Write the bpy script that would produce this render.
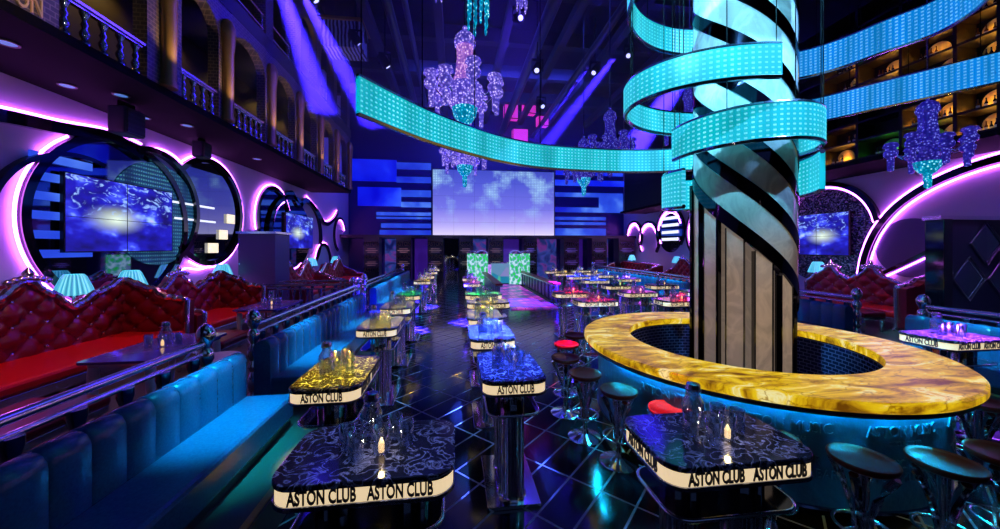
import bpy, math, random
from mathutils import Vector, Matrix
random.seed(7)
PI = math.pi
scene = bpy.context.scene
for o in list(bpy.data.objects): bpy.data.objects.remove(o)
COL = scene.collection

# ------------------------------------------------------------------ camera, world, lights, exposure
cam_d = bpy.data.cameras.new('camera'); cam = bpy.data.objects.new('camera', cam_d); COL.objects.link(cam)
cam_d.sensor_fit = 'HORIZONTAL'; cam_d.sensor_width = 36; cam_d.lens = 12.6
cam_d.shift_x = .002; cam_d.shift_y = -.0165; cam_d.clip_start = .05; cam_d.clip_end = 200
cam.location = (0, 0, 2.2); cam.rotation_euler = (PI/2, 0, -math.radians(7))
scene.camera = cam
w = bpy.data.worlds.new('night'); scene.world = w; w.use_nodes = True
w.node_tree.nodes['Background'].inputs[0].default_value = (.01, .02, .08, 1)
w.node_tree.nodes['Background'].inputs[1].default_value = .3
vs = scene.view_settings; vs.view_transform = 'Standard'; vs.look = 'None'; vs.gamma = 1; vs.use_curve_mapping = False; vs.exposure = 0

def look(o, d): o.rotation_euler = Vector(d).to_track_quat('-Z', 'Y').to_euler()
def area(loc, d, size, power, col, sy=None):
    l = bpy.data.lights.new('ambient_fill', 'AREA'); l.energy = power; l.color = col; l.size = size
    if sy: l.shape = 'RECTANGLE'; l.size_y = sy
    o = bpy.data.objects.new('ambient_fill', l); COL.objects.link(o); o.location = loc; look(o, d); return o
def spot(loc, tgt, ang, power, col, blend=.4, r=.04):
    l = bpy.data.lights.new('pin_or_fill_spot', 'SPOT'); l.energy = power; l.color = col; l.spot_size = math.radians(ang)
    l.spot_blend = blend; l.shadow_soft_size = r
    o = bpy.data.objects.new('pin_or_fill_spot', l); COL.objects.link(o); o.location = loc
    look(o, Vector(tgt)-Vector(loc)); return o
# blue ambient fill added under the ceiling
area((2.6, 12, 11.0), (0, 0, -1), 10, 200, (.05, .08, 1), 14)
area((2.6, 2, 10.5), (0, .15, -1), 8, 26, (.12, .3, 1), 6)
# fill light added behind the camera
area((2, -3.5, 6), (0, 1, -.35), 7, 14, (.2, .35, 1), 3)
# fill added to brighten the left arcade and the back wall
area((2.6, 13, 10.2), (-1, .0, -.35), 5, 330, (.08, .03, 1), 2)
area((2.6, 17, 10.6), (0, 1, -.6), 9, 600, (.05, .06, 1), 1.5)

# ------------------------------------------------------------------ materials
M = {}
def nt(name):
    m = bpy.data.materials.new(name); m.use_nodes = True; M[name] = m
    return m, m.node_tree, m.node_tree.nodes['Principled BSDF']
def pbr(name, col, rough=.5, metal=0, em=None, es=0, spec=None, coat=0, alpha=None, trans=0):
    m, t, b = nt(name); i = b.inputs
    i['Base Color'].default_value = (*col, 1); i['Roughness'].default_value = rough; i['Metallic'].default_value = metal
    if em: i['Emission Color'].default_value = (*em, 1); i['Emission Strength'].default_value = es
    if coat: i['Coat Weight'].default_value = coat; i['Coat Roughness'].default_value = .05
    if trans: i['Transmission Weight'].default_value = trans
    if spec is not None: i['Specular IOR Level'].default_value = spec
    return m
def N(t, kind, **kw):
    n = t.nodes.new(kind)
    for k, v in kw.items():
        if k in n.inputs: n.inputs[k].default_value = v
        else: setattr(n, k, v)
    return n
def L(t, a, b): t.links.new(a, b)
def math_(t, op, a, b=None, c=None):
    n = t.nodes.new('ShaderNodeMath'); n.operation = op
    for i, x in enumerate((a, b, c)):
        if x is None: continue
        if isinstance(x, (int, float)): n.inputs[i].default_value = x
        else: t.links.new(x, n.inputs[i])
    return n.outputs[0]
def ramp(t, fac, stops):
    r = t.nodes.new('ShaderNodeValToRGB'); e = r.color_ramp.elements
    while len(e) < len(stops): e.new(.5)
    for k, (p, c) in enumerate(stops): e[k].position = p; e[k].color = (*c, 1)
    t.links.new(fac, r.inputs[0]); return r.outputs[0]
def objco(t, s=(1, 1, 1)):
    c = t.nodes.new('ShaderNodeTexCoord'); mp = t.nodes.new('ShaderNodeMapping'); mp.inputs['Scale'].default_value = s
    t.links.new(c.outputs['Object'], mp.inputs[0]); return mp.outputs[0]
def uvco(t, s=(1, 1, 1)):
    c = t.nodes.new('ShaderNodeTexCoord'); mp = t.nodes.new('ShaderNodeMapping'); mp.inputs['Scale'].default_value = s
    t.links.new(c.outputs['UV'], mp.inputs[0]); return mp.outputs[0]
def bump(t, b, h, s=.3, d=.02):
    n = N(t, 'ShaderNodeBump'); n.inputs['Strength'].default_value = s; n.inputs['Distance'].default_value = d
    L(t, h, n.inputs['Height']); L(t, n.outputs[0], b.inputs['Normal'])

pbr('black', (.006, .007, .012), .35); pbr('matt_black', (.002, .002, .003), .8, spec=.1)
pbr('gloss_black', (.004, .004, .008), .06, coat=.5)
pbr('chrome', (.75, .78, .85), .12, 1); pbr('dark_chrome', (.35, .38, .5), .16, 1)
pbr('silver', (.82, .80, .92), .22, 1)
pbr('mirror_dark', (.25, .28, .4), .03, 1); pbr('black_mirror', (.05, .05, .09), .08, 1); pbr('blue_lit_back', (.014, .014, .17), .4); pbr('gilt', (.65, .45, .18), .4); pbr('pewter', (.35, .3, .65), .4); pbr('navy_panel', (.012, .013, .04), .4)  # the blue light on the back wall is put into its colour
pbr('lavender', (.62, .54, .74), .35); pbr('purple_panel', (.10, .07, .2), .35)
pbr('neon', (1, .5, 1), .4, em=(.60, .12, .9), es=17)
pbr('cyan_led', (0, .5, .6), .4, em=(0, .5, 1), es=520)
pbr('warm_band', (.9, .75, .5), .4, em=(1, .76, .45), es=.78)
pbr('letter', (.008, .012, .04), .3)
pbr('candle', (1, .8, .5), .4, em=(1, .58, .2), es=2.0)
pbr('lamp_shade', (.2, .7, .9), .6)
pbr('downlight', (.3, .6, .8), .5, em=(.04, .22, .42), es=.7)
pbr('lens', (.6, .6, 1), .2, em=(.5, .5, 1), es=2)
pbr('stool_seat', (.13, .022, .012), .36, spec=.12); pbr('stool_red', (.55, .01, .008), .2, coat=.6)
pbr('red_top', (.35, .005, .01), .35); pbr('gold', (.42, .27, .08), .38, .6)
pbr('gold_wall', (.16, .11, .05), .5, .3); pbr('brown_wall', (.018, .012, .010), .6)
pbr('white_paint', (.7, .7, .8), .3); pbr('concrete', (.03, .032, .045), .7)
pbr('ceiling', (.010, .011, .02), .8); pbr('duct', (.04, .045, .07), .35, .6)
pbr('step_top', (.05, .06, .05), .35); pbr('bar_inside', (.005, .01, .05), .2)
pbr('pink_light', (.8, .1, .5), .5, em=(.75, .03, .5), es=.9)
pbr('magenta_dim', (.3, .02, .3), .5, em=(.25, .01, .3), es=.6)
pbr('violet_glow', (.1, .03, .3), .3, em=(.05, .01, .3), es=.4)
pbr('warm_glow', (1, .6, .2), .5, em=(1, .5, .1), es=3)
pbr('niche_gold', (.85, .55, .15), .45); pbr('niche_green', (.2, .7, .1), .45); pbr('shelf_wood', (.005, .0035, .003), .5, spec=.2)
pbr('warm_bulb', (1, .7, .3), .5, em=(1, .48, .06), es=320)
pbr('green_bulb', (.3, 1, .2), .5, em=(.2, 1, .1), es=70)
pbr('bottle_dark', (.01, .012, .008), .08); pbr('bottle_amber', (.20, .07, .008), .08); pbr('bottle_label', (.6, .55, .45), .5)

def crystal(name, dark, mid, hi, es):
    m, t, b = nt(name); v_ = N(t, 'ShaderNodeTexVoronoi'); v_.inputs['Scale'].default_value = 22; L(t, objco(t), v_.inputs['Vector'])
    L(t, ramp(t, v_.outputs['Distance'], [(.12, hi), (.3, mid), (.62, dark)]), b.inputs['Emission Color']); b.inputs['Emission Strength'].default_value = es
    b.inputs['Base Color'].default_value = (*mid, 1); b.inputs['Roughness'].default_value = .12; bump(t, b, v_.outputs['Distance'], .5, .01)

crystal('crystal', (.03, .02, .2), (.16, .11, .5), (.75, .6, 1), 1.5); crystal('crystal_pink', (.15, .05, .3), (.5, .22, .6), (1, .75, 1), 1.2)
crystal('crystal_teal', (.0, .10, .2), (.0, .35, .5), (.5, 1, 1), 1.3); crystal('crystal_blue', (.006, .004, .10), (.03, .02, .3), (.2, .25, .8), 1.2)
m, t, b = nt('glass')
tr = N(t, 'ShaderNodeBsdfTransparent'); tr.inputs[0].default_value = (.86, .9, .95, 1); gl = N(t, 'ShaderNodeBsdfGlossy'); gl.inputs['Roughness'].default_value = .06; gl.inputs[0].default_value = (.85, .9, 1, 1)
lw = N(t, 'ShaderNodeLayerWeight'); lw.inputs[0].default_value = .35; ms = N(t, 'ShaderNodeMixShader'); L(t, math_(t, 'MULTIPLY_ADD', lw.outputs['Facing'], .6, .14), ms.inputs[0]); L(t, tr.outputs[0], ms.inputs[1]); L(t, gl.outputs[0], ms.inputs[2]); L(t, ms.outputs[0], t.nodes['Material Output'].inputs[0])
m, t, b = nt('table_glass'); b.inputs['Base Color'].default_value = (.10, .07, .32, 1); b.inputs['Roughness'].default_value = .08

# blue leather
m, t, b = nt('blue_leather'); b.inputs['Roughness'].default_value = .25
n = N(t, 'ShaderNodeTexNoise'); n.inputs['Scale'].default_value = 60; L(t, objco(t), n.inputs['Vector'])
L(t, ramp(t, n.outputs[0], [(.3, (.006, .08, .21)), (.7, (.009, .11, .26))]), b.inputs['Base Color']); bump(t, b, n.outputs[0], .08, .003)
# red leather
m, t, b = nt('red_leather'); b.inputs['Roughness'].default_value = .3
b.inputs['Base Color'].default_value = (.17, .003, .012, 1); b.inputs['Coat Weight'].default_value = .3
m, t, b = nt('red_seat'); b.inputs['Base Color'].default_value = (.62, .008, .008, 1); b.inputs['Roughness'].default_value = .3
# black marble with pale veins
def marble(name, base, vein, rough=.08, sc=9):
    m, t, b = nt(name); co = objco(t, (sc, sc, sc))
    n1 = N(t, 'ShaderNodeTexNoise'); n1.inputs['Scale'].default_value = 1; n1.inputs['Detail'].default_value = 6; n1.inputs['Distortion'].default_value = 1.6
    L(t, co, n1.inputs['Vector']); d = math_(t, 'ABSOLUTE', math_(t, 'SUBTRACT', n1.outputs[0], .5))
    L(t, ramp(t, d, [(0, vein), (.012, tuple(x*.35 for x in vein)), (.05, base)]), b.inputs['Base Color'])
    b.inputs['Roughness'].default_value = rough; return m
marble('black_marble', (.012, .013, .02), (.25, .27, .36)); marble('floor_marble', (.003, .003, .006), (.02, .025, .04), .1, 3)
# table tops: darker dense marble taking the colour of the pin spots
marble('table_marble', (.12, .12, .12), (.42, .42, .42), .2, 10)
marble('table_marble_dark', (.008, .009, .02), (.22, .25, .36), .12, 9)
# floor with diagonal metal inlay
m, t, b = nt('tile_floor'); c = N(t, 'ShaderNodeTexCoord'); s = N(t, 'ShaderNodeSeparateXYZ'); L(t, c.outputs['Object'], s.inputs[0])
u = math_(t, 'MULTIPLY', math_(t, 'SUBTRACT', s.outputs[0], s.outputs[1]), .70711)
v = math_(t, 'MULTIPLY', math_(t, 'ADD', s.outputs[0], s.outputs[1]), .70711)
fu = math_(t, 'FRACT', math_(t, 'DIVIDE', math_(t, 'ADD', u, 101.5-.155*0), .31)); fv = math_(t, 'FRACT', math_(t, 'DIVIDE', math_(t, 'ADD', v, 60.6-2.87+.001), .605))
lu = math_(t, 'LESS_THAN', math_(t, 'ABSOLUTE', math_(t, 'SUBTRACT', fu, .5)), .03)
lv = math_(t, 'LESS_THAN', math_(t, 'ABSOLUTE', math_(t, 'SUBTRACT', fv, .5)), .015)
ln = math_(t, 'MAXIMUM', lu, lv)
nz = N(t, 'ShaderNodeTexNoise'); nz.inputs['Scale'].default_value = 40; L(t, c.outputs['Object'], nz.inputs['Vector'])
basec = ramp(t, nz.outputs[0], [(.45, (.003, .0035, .006)), (.75, (.012, .014, .02))])
mx = N(t, 'ShaderNodeMix'); mx.data_type = 'RGBA'; L(t, ln, mx.inputs[0]); L(t, basec, mx.inputs[6]); mx.inputs[7].default_value = (.26, .29, .34, 1)
L(t, mx.outputs[2], b.inputs['Base Color']); b.inputs['Roughness'].default_value = .13
L(t, math_(t, 'MULTIPLY_ADD', ln, .25, .13), b.inputs['Roughness'])
# backlit onyx
m, t, b = nt('onyx'); co = objco(t, (1.5, 4.4, 2))
n1 = N(t, 'ShaderNodeTexNoise'); n1.inputs['Scale'].default_value = 1.3; n1.inputs['Detail'].default_value = 8; n1.inputs['Roughness'].default_value = .62; n1.inputs['Distortion'].default_value = 1.1; L(t, co, n1.inputs['Vector'])
colr = ramp(t, n1.outputs[0], [(.36, (.16, .055, .002)), (.43, (.50, .25, .005)), (.49, (.72, .43, .006)), (.56, (.92, .62, .012)), (.62, (1, .90, .42)), (.70, (.75, .42, .01))])
n2 = N(t, 'ShaderNodeTexVoronoi'); n2.feature = 'DISTANCE_TO_EDGE'; n2.inputs['Scale'].default_value = 2.4
nd = N(t, 'ShaderNodeTexNoise'); nd.inputs['Scale'].default_value = 3; nd.inputs['Detail'].default_value = 5; L(t, co, nd.inputs['Vector'])
mxv = N(t, 'ShaderNodeMix'); mxv.data_type = 'RGBA'; mxv.inputs[0].default_value = .35; L(t, co, mxv.inputs[6]); L(t, nd.outputs[1], mxv.inputs[7]); L(t, mxv.outputs[2], n2.inputs['Vector'])
ve = ramp(t, n2.outputs['Distance'], [(0, (.40, .28, .15)), (.018, (.85, .8, .7)), (.04, (1, 1, 1))])
mm = N(t, 'ShaderNodeMix'); mm.data_type = 'RGBA'; mm.blend_type = 'MULTIPLY'; mm.inputs[0].default_value = 1; L(t, colr, mm.inputs[6]); L(t, ve, mm.inputs[7])
b.inputs['Specular IOR Level'].default_value = .2; b.inputs['Base Color'].default_value = (.12, .07, .005, 1); L(t, mm.outputs[2], b.inputs['Emission Color']); b.inputs['Emission Strength'].default_value = .85; b.inputs['Roughness'].default_value = .3
# pale stone of the column
m, t, b = nt('column_stone'); co = objco(t, (2, 2, 1.2)); n1 = N(t, 'ShaderNodeTexNoise'); n1.inputs['Scale'].default_value = 2; n1.inputs['Detail'].default_value = 7; n1.inputs['Distortion'].default_value = 1.5; L(t, co, n1.inputs['Vector'])
L(t, ramp(t, n1.outputs[0], [(.35, (.42, .36, .33)), (.5, (.60, .52, .47)), (.6, (.48, .41, .38))]), b.inputs['Base Color']); b.inputs['Roughness'].default_value = .12
b.inputs['Emission Strength'].default_value = 0
m2_ = m.copy(); m2_.name = 'lit_strip_stone'; M['lit_strip_stone'] = m2_; q_ = m2_.node_tree.nodes['Principled BSDF'].inputs; q_['Emission Color'].default_value = (.6, .46, .36, 1); q_['Emission Strength'].default_value = .16  # warm light on the strips is put in as a faint glow
# LED mesh ribbon: uv in metres
def led(name, c0, c1, dot, st=1.0, pitch=.055, hp=.05):
    m, t, b = nt(name); c = N(t, 'ShaderNodeTexCoord'); s = N(t, 'ShaderNodeSeparateXYZ'); L(t, c.outputs['UV'], s.inputs[0])
    fx = math_(t, 'ABSOLUTE', math_(t, 'SUBTRACT', math_(t, 'FRACT', math_(t, 'DIVIDE', s.outputs[0], pitch)), .5))
    fy = math_(t, 'ABSOLUTE', math_(t, 'SUBTRACT', math_(t, 'FRACT', math_(t, 'DIVIDE', s.outputs[1], hp)), .5))
    d = math_(t, 'MULTIPLY', math_(t, 'LESS_THAN', fx, .24), math_(t, 'LESS_THAN', fy, .2))
    nz = N(t, 'ShaderNodeTexNoise'); nz.inputs['Scale'].default_value = 1.3
    mp = N(t, 'ShaderNodeMapping'); mp.inputs['Scale'].default_value = (2.5, .25, 1); L(t, c.outputs['UV'], mp.inputs[0]); L(t, mp.outputs[0], nz.inputs['Vector'])
    base = ramp(t, nz.outputs[0], [(.35, c0), (.65, c1)])
    k = math_(t, 'MULTIPLY', d, math_(t, 'MULTIPLY_ADD', nz.outputs[0], 2.2, -.45)); k = math_(t, 'MINIMUM', math_(t, 'MAXIMUM', k, 0), 1)
    mx = N(t, 'ShaderNodeMix'); mx.data_type = 'RGBA'; L(t, k, mx.inputs[0]); L(t, base, mx.inputs[6]); mx.inputs[7].default_value = (*dot, 1)
    L(t, mx.outputs[2], b.inputs['Emission Color']); b.inputs['Emission Strength'].default_value = st
    b.inputs['Base Color'].default_value = (.02, .1, .12, 1); b.inputs['Roughness'].default_value = .4; return m
led('led_cyan', (.0, .34, .44), (.0, .56, .74), (.28, .95, 1), 1.0, .06, .05); led('led_blue', (.0, .17, .50), (.0, .24, .9), (.22, .65, 1), 1, .07, .055)
led('bead_curtain', (.004, .02, .08), (.01, .06, .16), (.12, .5, .6), .7, .06, .09)  # light reflected by the beads is put in as glowing dots
# big stage screen (uv 0..1)
m, t, b = nt('stage_screen'); c = N(t, 'ShaderNodeTexCoord'); s = N(t, 'ShaderNodeSeparateXYZ'); L(t, c.outputs['UV'], s.inputs[0])
vert = ramp(t, s.outputs[1], [(0, (.75, .66, .98)), (.18, (.42, .36, .9)), (.42, (.17, .17, .78)), (.8, (.08, .10, .62)), (1, (.05, .07, .5))])
n1 = N(t, 'ShaderNodeTexNoise'); n1.inputs['Scale'].default_value = 3.2; n1.inputs['Detail'].default_value = 4
mp = N(t, 'ShaderNodeMapping'); mp.inputs['Scale'].default_value = (1.8, 1, 1); mp.inputs['Rotation'].default_value = (0, 0, .5); L(t, c.outputs['UV'], mp.inputs[0]); L(t, mp.outputs[0], n1.inputs['Vector'])
cl = math_(t, 'MULTIPLY', math_(t, 'MULTIPLY_ADD', n1.outputs[0], 8, -3.9), s.outputs[1]); cl = math_(t, 'MINIMUM', math_(t, 'MAXIMUM', cl, 0), 1)
dx = math_(t, 'LESS_THAN', math_(t, 'FRACT', math_(t, 'MULTIPLY', s.outputs[0], 75)), .5); dy = math_(t, 'LESS_THAN', math_(t, 'FRACT', math_(t, 'MULTIPLY', s.outputs[1], 40)), .5)
k = math_(t, 'MULTIPLY', cl, math_(t, 'MULTIPLY_ADD', math_(t, 'MULTIPLY', dx, dy), .65, .35))
mx = N(t, 'ShaderNodeMix'); mx.data_type = 'RGBA'; L(t, k, mx.inputs[0]); L(t, vert, mx.inputs[6]); mx.inputs[7].default_value = (.45, .8, 1, 1)
gx = math_(t, 'LESS_THAN', math_(t, 'FRACT', math_(t, 'MULTIPLY', s.outputs[0], 6)), .012); gy = math_(t, 'LESS_THAN', math_(t, 'FRACT', math_(t, 'MULTIPLY', s.outputs[1], 5)), .018)
gg = math_(t, 'MULTIPLY', math_(t, 'MAXIMUM', gx, gy), .45)
m2 = N(t, 'ShaderNodeMix'); m2.data_type = 'RGBA'; L(t, gg, m2.inputs[0]); L(t, mx.outputs[2], m2.inputs[6]); m2.inputs[7].default_value = (.02, .02, .2, 1)
L(t, m2.outputs[2], b.inputs['Emission Color']); b.inputs['Emission Strength'].default_value = 1.05; b.inputs['Base Color'].default_value = (0, 0, 0, 1)
# concert picture on the wall televisions (uv 0..1)
m, t, b = nt('concert_screen'); c = N(t, 'ShaderNodeTexCoord'); s = N(t, 'ShaderNodeSeparateXYZ'); L(t, c.outputs['UV'], s.inputs[0])
n1 = N(t, 'ShaderNodeTexNoise'); n1.inputs['Scale'].default_value = 3; n1.inputs['Detail'].default_value = 3; L(t, c.outputs['UV'], n1.inputs['Vector'])
sky = ramp(t, n1.outputs[0], [(.36, (.006, .004, .12)), (.52, (.012, .01, .42)), (.60, (.04, .06, .8)), (.68, (.3, .5, 1)), (.76, (.8, .25, .9))])
g1 = N(t, 'ShaderNodeTexGradient'); g1.gradient_type = 'SPHERICAL'; mp = N(t, 'ShaderNodeMapping'); mp.inputs['Location'].default_value = (-1.3, -1.9, 0); mp.inputs['Scale'].default_value = (3.2, 4.2, 1); L(t, c.outputs['UV'], mp.inputs[0]); L(t, mp.outputs[0], g1.inputs[0])
mx = N(t, 'ShaderNodeMix'); mx.data_type = 'RGBA'; L(t, math_(t, 'POWER', g1.outputs[1], 1.6), mx.inputs[0]); L(t, sky, mx.inputs[6]); mx.inputs[7].default_value = (.75, .9, .75, 1)
n3 = N(t, 'ShaderNodeTexNoise'); n3.inputs['Scale'].default_value = 7; n3.inputs['Detail'].default_value = 5; n3.inputs['Distortion'].default_value = 2.5; L(t, c.outputs['UV'], n3.inputs['Vector'])
top = math_(t, 'MULTIPLY', math_(t, 'MULTIPLY_ADD', n3.outputs[0], 9, -4.9), math_(t, 'MAXIMUM', math_(t, 'MULTIPLY_ADD', s.outputs[1], 2.2, -.8), 0)); top = math_(t, 'MINIMUM', math_(t, 'MAXIMUM', top, 0), .85)
m2 = N(t, 'ShaderNodeMix'); m2.data_type = 'RGBA'; L(t, top, m2.inputs[0]); L(t, mx.outputs[2], m2.inputs[6]); m2.inputs[7].default_value = (.3, .5, 1, 1)
L(t, m2.outputs[2], b.inputs['Emission Color']); b.inputs['Emission Strength'].default_value = 1.3; b.inputs['Base Color'].default_value = (0, 0, 0, 1)
# blue LED panels beside the stage
m, t, b = nt('blue_panel'); n1 = N(t, 'ShaderNodeTexNoise'); n1.inputs['Scale'].default_value = .35; n1.inputs['Detail'].default_value = 3; L(t, objco(t), n1.inputs['Vector'])
L(t, ramp(t, n1.outputs[0], [(.3, (.001, .001, .45)), (.5, (.004, .012, .62)), (.7, (.02, .07, .8))]), b.inputs['Emission Color']); b.inputs['Emission Strength'].default_value = 1.4; b.inputs['Base Color'].default_value = (0, 0, .02, 1); b.inputs['Roughness'].default_value = .3
# light blue panels
m, t, b = nt('pale_panel'); n1 = N(t, 'ShaderNodeTexNoise'); n1.inputs['Scale'].default_value = .5; n1.inputs['Detail'].default_value = 3; L(t, objco(t), n1.inputs['Vector'])
L(t, ramp(t, n1.outputs[0], [(.3, (.006, .012, .5)), (.55, (.02, .07, .66)), (.75, (.12, .3, .9))]), b.inputs['Emission Color']); b.inputs['Emission Strength'].default_value = 1.15; b.inputs['Base Color'].default_value = (0, 0, .02, 1)
# glowing dance runway
m, t, b = nt('runway'); n1 = N(t, 'ShaderNodeTexVoronoi'); n1.inputs['Scale'].default_value = 2.2; L(t, objco(t), n1.inputs['Vector'])
bk = N(t, 'ShaderNodeTexBrick'); bk.offset = 0; bk.inputs['Scale'].default_value = 1.6; bk.inputs['Brick Width'].default_value = .5; bk.inputs['Row Height'].default_value = .5; bk.inputs['Mortar Size'].default_value = .02; L(t, objco(t), bk.inputs['Vector'])
cc = ramp(t, n1.outputs['Distance'], [(.1, (.5, .06, .45)), (.4, (.22, .01, .32)), (.7, (.04, .02, .2))])
mm = N(t, 'ShaderNodeMix'); mm.data_type = 'RGBA'; mm.inputs[7].default_value = (.02, .0, .06, 1); L(t, bk.outputs['Fac'], mm.inputs[0]); L(t, cc, mm.inputs[6])
L(t, mm.outputs[2], b.inputs['Emission Color']); b.inputs['Emission Strength'].default_value = 1.4; b.inputs['Base Color'].default_value = (.02, .01, .04, 1); b.inputs['Roughness'].default_value = .3
# lit green crystal tubes, stage booth
m, t, b = nt('green_tube'); n1 = N(t, 'ShaderNodeTexVoronoi'); n1.inputs['Scale'].default_value = 5; L(t, objco(t), n1.inputs['Vector'])
L(t, ramp(t, n1.outputs['Distance'], [(.15, (.01, .8, .02)), (.35, (.02, .5, .15)), (.5, (.1, .45, .5)), (.7, (.6, .85, 1))]), b.inputs['Emission Color']); b.inputs['Emission Strength'].default_value = .95; b.inputs['Base Color'].default_value = (.01, .02, .02, 1)
m, t, b = nt('booth_front'); n1 = N(t, 'ShaderNodeTexVoronoi'); n1.inputs['Scale'].default_value = 1.6; L(t, objco(t), n1.inputs['Vector'])
L(t, ramp(t, n1.outputs['Color'], [(.2, (.01, .25, .45)), (.45, (.05, .4, .5)), (.6, (.3, .15, .6)), (.7, (.15, .6, .65)), (.85, (.03, .5, .15))]), b.inputs['Emission Color']); b.inputs['Emission Strength'].default_value = .8; b.inputs['Base Color'].default_value = (.01, .02, .02, 1)
# bar front hammered panel, arcade brick relief, dark tile
m, t, b = nt('bar_front'); n1 = N(t, 'ShaderNodeTexNoise'); n1.inputs['Scale'].default_value = 7; n1.inputs['Detail'].default_value = 5; L(t, objco(t), n1.inputs['Vector'])
b.inputs['Base Color'].default_value = (.05, .13, .22, 1); b.inputs['Roughness'].default_value = .42; bump(t, b, n1.outputs[0], .5, .04)
m, t, b = nt('mosaic'); bk = N(t, 'ShaderNodeTexBrick'); bk.inputs['Scale'].default_value = 1; bk.inputs['Brick Width'].default_value = .09; bk.inputs['Row Height'].default_value = .045; bk.inputs['Mortar Size'].default_value = .006
bk.inputs['Color1'].default_value = (.008, .012, .05, 1); bk.inputs['Color2'].default_value = (.012, .02, .08, 1); bk.inputs['Mortar'].default_value = (.09, .11, .28, 1); L(t, uvco(t), bk.inputs['Vector'])
L(t, bk.outputs[0], b.inputs['Base Color']); b.inputs['Roughness'].default_value = .15
m, t, b = nt('arcade'); bk = N(t, 'ShaderNodeTexBrick'); bk.inputs['Scale'].default_value = 1; bk.inputs['Brick Width'].default_value = .12; bk.inputs['Row Height'].default_value = .07; bk.inputs['Mortar Size'].default_value = .008
bk.inputs['Color1'].default_value = (.05, .042, .075, 1); bk.inputs['Color2'].default_value = (.07, .055, .085, 1); bk.inputs['Mortar'].default_value = (.18, .14, .14, 1)
cx = N(t, 'ShaderNodeTexCoord'); sx = N(t, 'ShaderNodeSeparateXYZ'); L(t, cx.outputs['Object'], sx.inputs[0]); cb = N(t, 'ShaderNodeCombineXYZ'); L(t, math_(t, 'ADD', sx.outputs[0], sx.outputs[1]), cb.inputs[0]); L(t, sx.outputs[2], cb.inputs[1]); L(t, cb.outputs[0], bk.inputs['Vector'])
L(t, bk.outputs[0], b.inputs['Base Color']); b.inputs['Roughness'].default_value = .4; bump(t, b, bk.outputs['Fac'], .4, .02)
m, t, b = nt('sequin'); n1 = N(t, 'ShaderNodeTexVoronoi'); n1.inputs['Scale'].default_value = 28; L(t, objco(t), n1.inputs['Vector'])
L(t, ramp(t, n1.outputs['Color'], [(.3, (.02, .02, .04)), (.6, (.12, .1, .2)), (.85, (.5, .4, .5))]), b.inputs['Base Color']); b.inputs['Roughness'].default_value = .25; b.inputs['Metallic'].default_value = .7; bump(t, b, n1.outputs['Distance'], .6, .02)
m, t, b = nt('dark_grille'); n1 = N(t, 'ShaderNodeTexWave'); n1.inputs['Scale'].default_value = 3.5; n1.bands_direction = 'Z'; n1.inputs['Distortion'].default_value = 0; L(t, objco(t), n1.inputs['Vector'])
L(t, ramp(t, n1.outputs[0], [(.3, (.002, .002, .004)), (.8, (.012, .011, .013))]), b.inputs['Base Color']); b.inputs['Roughness'].default_value = .35

m = M['lamp_shade']; t = m.node_tree; b = t.nodes['Principled BSDF']; c = N(t, 'ShaderNodeTexCoord'); q = N(t, 'ShaderNodeSeparateXYZ'); L(t, c.outputs['Object'], q.inputs[0])
wv = math_(t, 'SINE', math_(t, 'MULTIPLY', math_(t, 'ARCTAN2', q.outputs[1], q.outputs[0]), 22))
L(t, ramp(t, math_(t, 'MULTIPLY_ADD', wv, .5, .5), [(.1, (.0, .28, .45)), (.5, (.02, .6, .8)), (.9, (.25, .95, 1))]), b.inputs['Emission Color']); b.inputs['Emission Strength'].default_value = .8
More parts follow.
